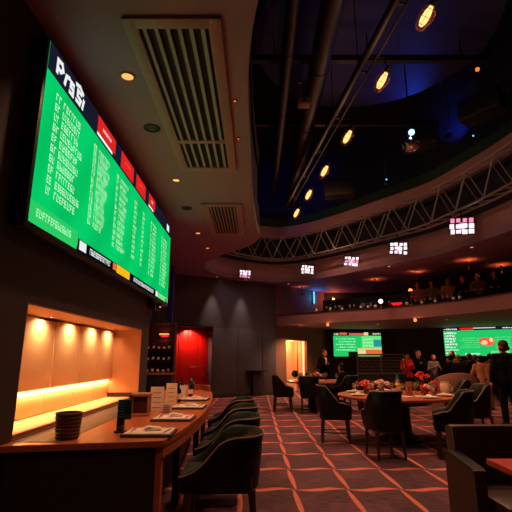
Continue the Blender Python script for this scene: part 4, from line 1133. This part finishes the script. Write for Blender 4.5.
# ------------------------------------------------------------------ round tables
def round_table(x, y, r, label):
    t = thing('round_table', label, 'table', (x, y, 0), 0, 'round dining tables')
    MB().lathe([(.001, .70), (r-.03, .70), (r, .712), (r, .74), (r-.012, .75), (.001, .75)], 72).build('table_top', M['wood_table'], t)
    MB().lathe([(r*.55, .60), (r*.72, .699), (.001, .699), (.001, .60)], 40).build('under_frame', M['wood_dark'], t)
    MB().lathe([(.42, 0), (.42, .03), (.3, .06), (.22, .12), (.20, .59), (.001, .599)], 32).build('pedestal', M['bar_body'], t)
round_table(2.50, 8.02, 1.03, 'big round cherry wood dining table covered with plates and flowers')
round_table(1.66, 12.55, .80, 'small far round dining table in front of the lit doorway')
TZ = .7505
def plate(x, y, z, r, label, group, m='porcelain'):
    t = MB().lathe([(.001, .004), (r*.6, .004), (r*.66, .01), (r, .02), (r, .024), (r*.66, .015), (.001, .012)], 28)
    t.lathe([(r*.6, 0), (r*.6, .004), (r*.55, .004), (r*.55, 0)], 24)
    return tag(t.build('plate', M[m], loc=(x, y, z)), label, 'plate', group)
for i, (a, lb) in enumerate(((200, 'at the left edge'), (248, 'at the front left'), (292, 'at the front right'), (335, 'at the right edge'), (90, 'at the back'), (145, 'at the back left'))):
    a = math.radians(a); x, y = 2.5+.80*math.cos(a), 8.02+.80*math.sin(a)
    plate(x, y, TZ, .14, 'white dinner plate on the big round table, ' + lb, 'plates on the big round table')
    n_ = MB(Matrix.Rotation(a, 4, 'Z')); n_.box((0, 0, .01), (.13, .08, .018), bev=.006).box((.0, 0, .026), (.08, .06, .016), R=Matrix.Rotation(.3, 4, 'Y'), bev=.005)
    tag(n_.build('folded_napkin', M['napkin'], loc=(x, y, TZ+.0165)), 'folded napkin on the white plate on the big round table, ' + lb, 'napkin', 'napkins on the big round table')
for i, (x, y, lb) in enumerate(((2.07, 7.72, 'left of the wooden menu board'), (2.82, 7.58, 'in front of the red bouquets'), (2.43, 7.50, 'nearest the front dining chair'))):
    q = thing('menu_sheet', 'flat pale menu sheet on the big round table, ' + lb, 'menu', (x, y, TZ), .2*i, 'menu sheets on the big round table')
    MB().box((0, 0, .004), (.34, .2, .007), bev=.002).build('sheet', M['mat_linen'], q)
    g = MB()
    for k in range(5): g.box((0, -.07+.034*k, .0078), (.26-.03*(k % 2), .008, .0008))
    g.build('printed_lines', M['stone'], q)
gg = 'wine glasses on the big round table'
for i, (x, y, lb) in enumerate(((1.78, 8.12, 'nearest the left edge'), (1.98, 8.76, 'left of the orange bouquet'), (2.18, 7.95, 'in front of the orange bouquet'), (2.45, 8.12, 'in front of the pale bouquet'), (2.30, 8.80, 'at the back behind the yellow bottle'), (2.86, 8.05, 'just right of the wooden menu board'), (2.95, 8.35, 'left of the tall red bouquet'), (3.12, 7.95, 'in front of the tall red bouquet'), (3.08, 8.56, 'behind the low red bouquet'), (2.60, 7.70, 'nearest the front chair'), (2.02, 7.98, 'left of the flat menu sheets'), (2.3, 8.2, 'between the orange and the pale bouquets'), (3.0, 7.62, 'front left of the cream pot'), (3.18, 8.02, 'just left of the cream pot'), (2.62, 8.02, 'left of the wooden menu board'))):
    goblet(x, y, TZ, 1.1, 'wine glass on the big round table, ' + lb, gg, fill='glass_amber' if i % 2 else 'flower_pink')
def bouquet(x, y, z, h, r, m, label, nbl=9, group='bouquets on the tables', m2=None, vs=.04):
    q = thing('flower_bouquet', label, 'flowers', (x, y, z), 0, group)
    MB().lathe([(vs*.8, 0), (vs, .01), (vs*1.1, h*.35), (vs*.8, h*.5), (vs*.9, h*.56), (vs*.8, h*.56), (vs*.7, h*.5), (.001, h*.45)], 16).build('vase', M['glass_amber'], q)
    rr = random.Random(int(x*100+y*10)); lv = MB()
    for k in range(nbl):
        a = k*2.4; e = (k/(nbl-1))**.5*r if k else 0
        px, py, pz = e*math.cos(a), e*math.sin(a), h*.82-e*e/r*.6+rr.uniform(-.02, .02)
        b = MB(Matrix.Translation((px, py, pz)) @ Matrix.Rotation(rr.uniform(-.6, .6), 4, 'X') @ Matrix.Rotation(rr.uniform(-.6, .6), 4, 'Y'))
        s_ = r*rr.uniform(.36, .46)
        for ringn, (cnt, rad, tilt) in enumerate(((6, s_*.62, .3), (5, s_*.36, .8), (3, s_*.14, 1.2))):
            for j in range(cnt):
                g = j*2*PI/cnt+ringn*.5
                R = Matrix.Rotation(g, 4, 'Z') @ Matrix.Rotation(-tilt, 4, 'Y')
                b.ball((rad*math.cos(g), rad*math.sin(g), s_*.14*ringn), s_*.5, 1, .8, .28, 8, R)
        b.build('bloom', M[m2] if (m2 and k % 3 == 1) else M[m], q)
        lv.path([(px*.1, py*.1, h*.45), (px*.6, py*.6, h*.62), (px, py, pz)], .004, 5)
    for k in range(6):
        a = k*1.05+.4; c_, s2 = math.cos(a), math.sin(a)
        lv.ball((r*.75*c_, r*.75*s2, h*.56), r*.3, 1, .45, .12, 8, Matrix.Rotation(a, 4, 'Z') @ Matrix.Rotation(-.4, 4, 'Y'))
    lv.build('stems_and_leaves', M['leaf'], q)
bouquet(2.03, 8.30, TZ, .24, .13, 'flower_org', 'orange red bouquet at the left of the big round table', m2='flower_red')
bouquet(2.36, 8.42, TZ, .25, .13, 'flower_pink', 'pale pink bouquet in the middle back of the big round table')
bouquet(2.95, 7.82, TZ, .20, .10, 'flower_pink', 'low pale pink bouquet right of the wooden menu board', m2='flower_red')
bouquet(2.14, 8.62, TZ, .20, .10, 'flower_pink', 'low pale pink bouquet behind the orange red one', m2='flower_org')
bouquet(3.03, 8.15, TZ, .42, .12, 'flower_red', 'tall red bouquet right of the wooden menu board')
bouquet(3.29, 8.27, TZ, .22, .11, 'flower_red', 'low red bouquet between the tall red one and the cream pot', m2='flower_org')
bottle(2.62, 8.30, TZ, .26, .055, 'bottle_yellow', 'yellow bottle on the big round table left of the wooden menu board', 'bottles on the big round table')
bottle(2.52, 8.22, TZ, .21, .045, 'bottle_green', 'green bottle beside the yellow one on the big round table', 'bottles on the big round table')
bottle(2.74, 8.66, TZ, .33, .05, 'bottle_blue', 'blue bottle behind the yellow one on the big round table', 'bottles on the big round table')
q = thing('wooden_menu_board', 'upright orange wood menu board in the middle of the big round table', 'menu board', (2.66, 7.80, TZ), .1)
MB().box((0, 0, .01), (.14, .08, .02), bev=.004).build('foot', M['wood_table'], q)
MB().box((0, 0, .125), (.11, .014, .21), bev=.004).build('board', M['wood'], q)
q = thing('cream_pot', 'cream ceramic pot at the right end of the big round table', 'pot', (3.36, 7.98, TZ))
MB().lathe([(.05, 0), (.07, .01), (.088, .09), (.08, .17), (.066, .2), (.072, .215), (.06, .215), (.056, .2), (.001, .19)], 24).build('body', M['cream'], q)
MB().path([(.085, 0, .07), (.125, 0, .09), (.125, 0, .14), (.082, 0, .16)], .01, 8).build('handle', M['cream'], q)
# small far table
for i, (x, y, lb) in enumerate(((1.2, 12.3, 'front left'), (1.75, 12.05, 'front right'), (2.15, 12.5, 'right'), (1.4, 13.0, 'back'))):
    plate(x, y, TZ, .13, 'white plate on the small far table, ' + lb, 'plates on the small far table')
for i, (x, y, lb) in enumerate(((1.3, 12.6, 'leftmost'), (1.52, 12.2, 'second from the left'), (1.62, 12.75, 'third from the left'), (1.85, 12.4, 'fourth from the left'), (1.98, 12.8, 'fifth from the left'), (2.2, 12.2, 'rightmost'), (1.62, 13.1, 'at the back left'), (1.24, 12.8, 'behind the round mirror'), (2.05, 13.0, 'at the back right'), (1.72, 12.3, 'in front of the bouquet'))):
    goblet(x, y, TZ, 1.15, 'wine glass on the small far table, ' + lb, 'wine glasses on the small far table', fill='glass_amber')
bouquet(1.72, 12.6, TZ, .26, .12, 'flower_pink', 'small pinkish bouquet on the small far table', m2='flower_org')
bottle(1.42, 12.62, TZ, .28, .04, 'bottle_dark', 'dark bottle on the small far table', 'bottles on the small far table')
q = thing('table_mirror', 'small round dark framed table mirror on the small far table', 'mirror', (1.10, 12.6, TZ))
MB().lathe([(.05, 0), (.05, .012), (.01, .02), (.01, .1)], 14).build('stand', M['blackmetal'], q)
mb = MB(); mb.path([(.085*math.cos(k*PI/12), 0, .18+.085*math.sin(k*PI/12)) for k in range(24)], .014, 6, loop=True); mb.build('frame', M['blackmetal'], q)
MB().tube((0, -.004, .18), (0, .004, .18), .082, seg=24).build('glass', M['mirror'], q)

# ------------------------------------------------------------------ metal mesh partition
q = thing('mesh_partition', 'chest high metal mesh partition behind the big round table', 'partition', (3.45, 12.2, 0))
MB().box((0, 0, .46), (1.3, .1, .92), bev=.008).build('lower_panel', M['bar_body'], q)
f = MB(); f.box((0, 0, .945), (1.34, .13, .05), bev=.008); f.box((0, 0, 1.46), (1.34, .06, .035), bev=.006); f.box((0, 0, 1.38), (1.3, .03, .02))
for x in (-.65, 0, .65): f.box((x, 0, 1.21), (.035, .05, .49))
f.build('frame', M['mesh'], q)
m_ = MB(); rnd = random.Random(2)
for r_ in range(5):
    for c_ in range(15):
        x, z = -.6+.086*c_+.043*(r_ % 2), 1.01+.082*r_
        if abs(x) < .62: m_.path([(x+.04*math.cos(k*PI/5), 0, z+.04*math.sin(k*PI/5)) for k in range(10)], .007, 5, loop=True)
m_.build('mesh_infill', M['mesh'], q)

# ------------------------------------------------------------------ console on the grey wall
s0 = gs(254); p = gpt(s0, .19, 0)
q = thing('wall_console', 'small dark wall console with a narrow pedestal against the grey wall', 'console', p, gang)
MB().box((0, 0, .90), (.78, .32, .04), bev=.008).build('top', M['bar_body'], q)
MB().box((0, .03, .44), (.36, .2, .88), bev=.006).build('pedestal', M['wall_dark'], q)

# ------------------------------------------------------------------ leather settee and red table at the right front
q = thing('leather_settee', 'dark brown leather settee at the right front corner of the photo', 'sofa', (2.46, 3.42, 0))
bk = MB(); bk.box((0, .31, .56), (1.78, .16, .60), R=Matrix.Rotation(-.10, 4, 'X'), bev=.04); bk.build('backrest', M['leather_br'], q)
for sx in (-1, 1):
    a = MB(); prof = [(.30, .14), (.30, .655), (.25, .675), (-.13, .635), (-.17, .62), (-.17, .14)]
    x0, x1 = sx*.905-.04, sx*.905+.04
    a.loft([[(x, y, z) for y, z in prof] for x in (x0, x0+.012, x1-.012, x1)])
    a.build('arm', M['leather_br'], q)
    cp = MB(); cp.loft([[(x, y, z) for y, z in ((.285, .662), (.25, .681), (-.13, .641), (-.168, .626), (-.168, .620), (.285, .655))] for x in (x0-.004, x1+.004)]); cp.build('arm_cap', M['leather_in'], q)
MB().box((0, -.05, .24), (1.68, .64, .16), bev=.02).build('seat_base', M['leather_br'], q)
for x in (-.42, .42): MB().box((x, -.05, .385), (.825, .60, .13), bev=.04).build('seat_cushion', M['leather_br'], q)
for sx in (-1, 1):
    for y in (-.12, .26): MB().tube((sx*.88, y, .145), (sx*.885, y, 0), .03, .02, 10).build('leg', M['wood_dark'], q)
q = thing('red_table', 'red stained wooden table in front of the leather settee', 'table', (2.25, 2.77, 0))
MB().box((0, 0, .70), (1.34, .86, .04), bev=.008).build('table_top', M['wood_red'], q)
MB().box((0, 0, .66), (1.1, .6, .038)).build('apron', M['wood_dark'], q)
MB().tube((0, 0, .03), (0, 0, .641), .05, seg=16).build('column', M['blackmetal'], q)
MB().lathe([(.28, 0), (.28, .015), (.06, .035), (.001, .036)], 28).build('base_plate', M['blackmetal'], q)

# brown lounge sofa behind the big table
q = thing('brown_sofa', 'rounded brown sofa standing behind the right end of the big round table', 'sofa', (4.85, 10.7, 0), -.1)
rg = []
for i in range(25):
    a = PI*i/24; c_, s_ = math.cos(a), math.sin(a)
    h_ = .78+.34*max(0, s_)**.8
    rg.append([(.82*c_, -.45+.62*s_-.4*0, .12), (.86*c_, -.45+.66*s_, .12+(h_-.12)*.6), (.82*c_, -.45+.63*s_, h_-.03), (.76*c_, -.45+.57*s_, h_), (.70*c_, -.45+.51*s_, h_-.03), (.68*c_, -.45+.48*s_, .4), (.68*c_, -.45+.48*s_, .12)])
rz_ = Matrix.Rotation(PI, 4, 'Z')
mb = MB(rz_); mb.loft(rg); mb.build('backrest', M['sofa_br'], q, angle=60)
MB(rz_).lathe([(.66, .12), (.67, .40), (.62, .44), (.001, .45)], 36, (0, -.45, 0)).build('seat', M['sofa_br'], q)
for a in (.3, 1.2, 1.95, 2.85): MB(rz_).tube((.74*math.cos(a), -.45+.54*math.sin(a), .13), (.74*math.cos(a), -.45+.54*math.sin(a), 0), .025, .018, 8).build('leg', M['wood_dark'], q)
q.scale = (.72, .8, .92)
# ------------------------------------------------------------------ people
def person(label, loc, rz, H=1.7, pose='stand', top='cl_black', legs='cl_black', hair='hair_black', arms='down', lean=0.0, turn=0.0, group=None, vox=.016, longhair=False, shirt=False, cap=None):
    """local front is -Y; the base is the ground under the person"""
    t = thing('person', label, 'person', loc, rz, group)
    s = H/1.72
    sit = pose == 'sit'
    pz = .56 if sit else .95
    dz = pz-.95
    def T(x, y, z):            # torso point, leaning forward about the pelvis
        if z > .95: y = y-(z-.95)*math.sin(lean); z = .95+(z-.95)*math.cos(lean)
        return Vector((x, y, z+dz))*s
    hd = T(0, -.025, 1.60)
    sh = {k: T(k*.175, 0, 1.395) for k in (-1, 1)}
    if arms == 'down': el = {k: T(k*.245, .03, 1.12) for k in (-1, 1)}; wr = {k: T(k*.255, -.06, .88) for k in (-1, 1)}
    elif arms == 'table': el = {k: T(k*.26, -.10, 1.14) for k in (-1, 1)}; wr = {k: T(k*.13, -.32, 1.14) for k in (-1, 1)}
    elif arms == 'chest': el = {k: T(k*.27, -.06, 1.12) for k in (-1, 1)}; wr = {k: T(k*.08, -.22, 1.24) for k in (-1, 1)}
    else: el = {-1: T(-.25, .02, 1.12), 1: T(.27, -.08, 1.12)}; wr = {-1: T(-.25, -.07, .88), 1: T(.12, -.25, 1.26)}
    hip = {k: Vector((k*.09, 0, pz-.03))*s for k in (-1, 1)}
    if sit: kn = {k: Vector((k*.12, -.43, .53))*s for k in (-1, 1)}; an = {k: Vector((k*.12, -.44, .09))*s for k in (-1, 1)}
    else: kn = {k: Vector((k*.10, -.02, .50))*s for k in (-1, 1)}; an = {k: Vector((k*.105, .02, .085))*s for k in (-1, 1)}
    hR = Matrix.Rotation(turn, 4, 'Z')
    hp = lambda x, y, z: hd+(hR @ Vector((x, y, z)))*s
    b = MB()
    # head, face, neck
    b.ball(hp(0, .012, .025), .098*s, .80, 1.0, 1.08, 16, hR)
    b.cap(hp(0, -.03, -.05), hp(0, -.045, -.085), .062*s, .04*s)
    b.cap(hp(0, -.088, .012), hp(0, -.108, -.022), .011*s, .016*s)
    b.cap(hp(-.022, -.082, -.062), hp(.022, -.082, -.062), .011*s, seg=8)
    for k in (-1, 1): b.ball(hp(k*.078, .012, -.005), .026*s, .4, .7, 1.15, 8, hR)
    b.cap(T(0, 0, 1.40), hp(0, .005, -.06), .058*s, .052*s)
    # trunk
    for k in (-1, 1):
        b.cap(T(k*.075, 0, .95), T(k*.06, 0, 1.12), .105*s, .095*s); b.cap(T(k*.06, 0, 1.12), T(k*.085, 0, 1.30), .095*s, .105*s)
        b.cap(T(0, 0, 1.39), sh[k], .085*s, .062*s)
        b.cap(sh[k], el[k], .05*s, .038*s); b.cap(el[k], wr[k], .038*s, .026*s)
        b.cap(hip[k], kn[k], .082*s, .055*s); b.cap(kn[k], an[k], .054*s, .036*s)
        # hand: palm, four fingers, thumb
        d = (wr[k]-el[k]).normalized(); side = Vector((0, -1, 0)) if abs(d.z) > .6 else Vector((-k, 0, 0))
        side = (side-d*side.dot(d)).normalized(); nrm = d.cross(side)
        pm = wr[k]+d*.05*s
        b.cap(wr[k], pm+d*.02*s, .026*s, .03*s); b.cap(pm+side*.018*s, pm-side*.018*s, .026*s, seg=8)
        for j, fl in enumerate((.055, .07, .075, .06)):
            r0 = pm+d*.035*s+side*(-.028+.0187*j)*s; m1 = r0+d*fl*.55*s; m2 = m1+(d*.75+nrm*.5*k)*fl*.5*s
            b.cap(r0, m1, .0095*s, .009*s, 6); b.cap(m1, m2, .009*s, .0075*s, 6)
        th = pm-d*.02*s+side*.03*s; th1 = th+(side*.7+d*.7)*.035*s
        b.cap(th, th1, .012*s, .010*s, 6); b.cap(th1, th1+(d*.9+side*.2)*.028*s, .010*s, .008*s, 6)
    o = b.build('body', M['skin'], t)
    md = o.modifiers.new('join', 'REMESH'); md.mode = 'VOXEL'; md.voxel_size = vox*.72*s; md.use_smooth_shade = True
    # eyes
    e = MB()
    for k in (-1, 1): e.ball(hp(k*.032, -.083, .012), .011*s, 1, .6, .8, 8)
    e.build('eyes', M['eye'], t)
    # hair
    h = MB()
    h.ball(hp(0, .028, .048), .100*s, .86, 1.0, 1.0, 14, hR)
    h.cap(hp(-.05, .05, -.03), hp(.05, .05, -.03), .055*s)
    if longhair:
        for k in (-1, 1): h.cap(hp(k*.065, .03, .02), hp(k*.085, .04, -.17), .04*s, .03*s)
        h.cap(hp(0, .07, 0), hp(0, .075, -.2), .075*s, .06*s)
    ho = h.build('hair', M[hair], t)
    md = ho.modifiers.new('join', 'REMESH'); md.mode = 'VOXEL'; md.voxel_size = vox*.8*s; md.use_smooth_shade = True
    if cap:
        c = MB(); c.ball(hp(0, .012, .072), .104*s, .88, 1.02, .82, 14, hR); c.ball(hp(0, -.10, .07), .075*s, .9, 1, .14, 12, hR); co = c.build('cap', M[cap], t)
    # jacket
    j = MB(); g = .018*s
    for k in (-1, 1):
        j.cap(T(k*.075, 0, .88 if not sit else .95), T(k*.06, 0, 1.12), .115*s+g*.6, .10*s+g*.6); j.cap(T(k*.06, 0, 1.12), T(k*.085, 0, 1.30), .10*s+g*.6, .11*s+g*.6)
        j.cap(T(0, .005, 1.385), sh[k], .09*s+g*.5, .066*s+g*.5)
        j.cap(sh[k], el[k], .056*s+g*.6, .045*s+g*.5); j.cap(el[k], el[k].lerp(wr[k], .93), .045*s+g*.5, .036*s+g*.3)
    j.cap(T(-.035, .012, 1.425), T(.035, .012, 1.425), .058*s)
    jo = j.build('jacket', M[top], t)
    md = jo.modifiers.new('join', 'REMESH'); md.mode = 'VOXEL'; md.voxel_size = vox*s; md.use_smooth_shade = True
    sm_ = jo.modifiers.new('soften', 'SMOOTH'); sm_.iterations = 3; sm_.factor = .5
    if shirt:
        c = MB(); c.poly([T(-.035, -.155, 1.40), T(.035, -.155, 1.40), T(.008, -.168, 1.2), T(-.008, -.168, 1.2)]); c.poly([T(-.035, -.15, 1.40), T(.035, -.15, 1.40), T(.05, -.08, 1.46), T(-.05, -.08, 1.46)])
        c.build('shirt_front', M['cl_white'], t)
    # trousers
    l = MB()
    for k in (-1, 1):
        l.cap(hip[k]+Vector((0, 0, .03))*s, kn[k], .098*s, .07*s); l.cap(kn[k], kn[k].lerp(an[k], .95), .07*s, .055*s)
    l.cap(hip[-1]+Vector((0, 0, .03))*s, hip[1]+Vector((0, 0, .03))*s, .105*s)
    lo_ = l.build('trousers', M[legs], t)
    md = lo_.modifiers.new('join', 'REMESH'); md.mode = 'VOXEL'; md.voxel_size = vox*s; md.use_smooth_shade = True
    for k in (-1, 1):
        a = an[k]; f = MB()
        f.loft([[(a.x+w_*math.cos(q)*s, a.y+(y_)*s, max(.002, (z_+h2*math.sin(q))*s)) for q in [n*2*PI/12 for n in range(12)]] for y_, w_, z_, h2 in ((.075, .02, .04, .025), (.06, .038, .052, .05), (0, .044, .058, .056), (-.08, .048, .038, .036), (-.16, .044, .028, .026), (-.2, .02, .02, .016))])
        f.build('shoe', M['shoe'], t)
    return t
back = lambda x, y, tx, ty: face(tx-x, ty-y)
GF = 'guests gathered in front of the right wall screen'
person('man in a dark suit standing at the right edge with his back to the camera', (5.28, 9.4, 0), PI-.15, 1.73, 'stand', 'cl_black', 'cl_black', 'hair_brown', turn=.25, vox=.013).scale = (1.12, 1.08, 1)
person('person in a dark suit and white shirt standing behind the small far table', (2.25, 14.6, 0), .25, 1.62, 'stand', 'cl_black', 'cl_black', 'hair_brown', 'chest', .05, .4, shirt=True)
person('person in black seated with their back turned at the small far table', (2.42, 11.95, 0), face(-.7, .7), 1.60, 'sit', 'cl_black', 'cl_black', 'hair_black', 'table', .22)
person('person in a red top and dark cap standing right of the mesh partition', (5.05, 14.9, 0), .35, 1.56, 'stand', 'cl_red', 'cl_black', 'hair_black', 'chest', .05, .3, GF, cap='cl_black')
person('person in dark clothes with brown hair standing just right of the one in red', (5.62, 15.3, 0), -.4, 1.60, 'stand', 'cl_black', 'cl_black', 'hair_fair', 'one', .05, -.5, GF)
person('person in dark clothes with pale face standing second right of the one in red', (6.02, 15.1, 0), .2, 1.48, 'stand', 'cl_grey', 'cl_black', 'hair_brown', 'chest', .08, .2, GF)
person('long haired person in a brown top standing behind the cream pot', (6.40, 14.4, 0), -1.0, 1.58, 'stand', 'cl_brown', 'cl_black', 'hair_brown', 'one', .02, -.2, GF, longhair=True)
person('person in black seen from the side left of the right wall screen', (6.15, 14.0, 0), 2.3, 1.46, 'stand', 'cl_black', 'cl_black', 'hair_black', 'down', .1, 0, GF)
person('person in a dark jacket standing below the left corner of the right wall screen', (6.75, 14.0, 0), 2.7, 1.50, 'stand', 'cl_black', 'cl_black', 'hair_brown', 'chest', .1, .4, GF)
person('person in dusty pink standing below the right wall screen behind the tan jacket', (7.15, 14.4, 0), 2.9, 1.46, 'stand', 'cl_pink', 'cl_black', 'hair_brown', 'down', .08, -.3, GF)
person('broad person in a tan jacket seen from behind below the right wall screen', (6.30, 12.3, 0), PI-.1, 1.43, 'stand', 'cl_tan', 'cl_brown', 'hair_black', 'table', .18, .1, vox=.014).scale = (1.25, 1.1, 1)
person('person in dark clothes standing between the tan jacket and the man in the dark suit', (7.45, 13.3, 0), 2.6, 1.42, 'stand', 'cl_brown', 'cl_black', 'hair_black', 'chest', .1, .1, GF)
person('person in black with fair hair standing behind the brown sofa', (6.0, 13.2, 0), 2.2, 1.45, 'stand', 'cl_black', 'cl_black', 'hair_fair', 'one', .1, .5, GF)
person('person in brown with black hair standing close under the middle of the right wall screen', (7.9, 14.9, 0), 2.9, 1.5, 'stand', 'cl_brown', 'cl_black', 'hair_black', 'down', .1, -.2, GF)
# guests seated along the balcony bench
bl = offset2(fr, -1.32, False); blr = resample(bl, .05)
GB = 'guests seated along the balcony'
for i, (u, top, hair, lh, lb) in enumerate(((424, 'cl_pink', 'hair_brown', True, 'long haired guest in dusty pink seated on the balcony, leftmost'), (440, 'cl_grey', 'hair_black', False, 'guest in grey seated on the balcony, second from the left'),
        (456, 'cl_tan', 'hair_brown', True, 'long haired guest in tan seated on the balcony, third from the left'), (472, 'cl_black', 'hair_black', False, 'guest in black seated on the balcony, fourth from the left'),
        (488, 'cl_brown', 'hair_fair', False, 'fair haired guest in brown seated on the balcony, second from the right'), (505, 'cl_black', 'hair_black', False, 'guest in black seated on the balcony at the right edge of the photo'))):
    k = (u-256)/430.0
    p = min(blr, key=lambda p: abs(p.x/p.y-k*.97)); 
    person(lb, (p.x, p.y, 2.69), face(-p.x+1.5, 4-p.y), 1.55, 'sit', top, 'cl_black', hair, 'table', .1, .2*(i % 3-1), GB, vox=.02, longhair=lh)

# ------------------------------------------------------------------ added fill downlights over the unseen rear of the room (behind the camera)
for i, (x, y, lb) in enumerate(((-1.2, .6, 'above the near end of the room left of the camera'), (-1.2, -1.6, 'behind the camera on the left'), (8.2, 1.5, 'far to the right of the camera'), (8.2, 6.0, 'right of the photo over the side aisle'))):
    downlight(x, y, H, .06, 'added orange fill downlight ' + lb, e=REAR_FILL_E)
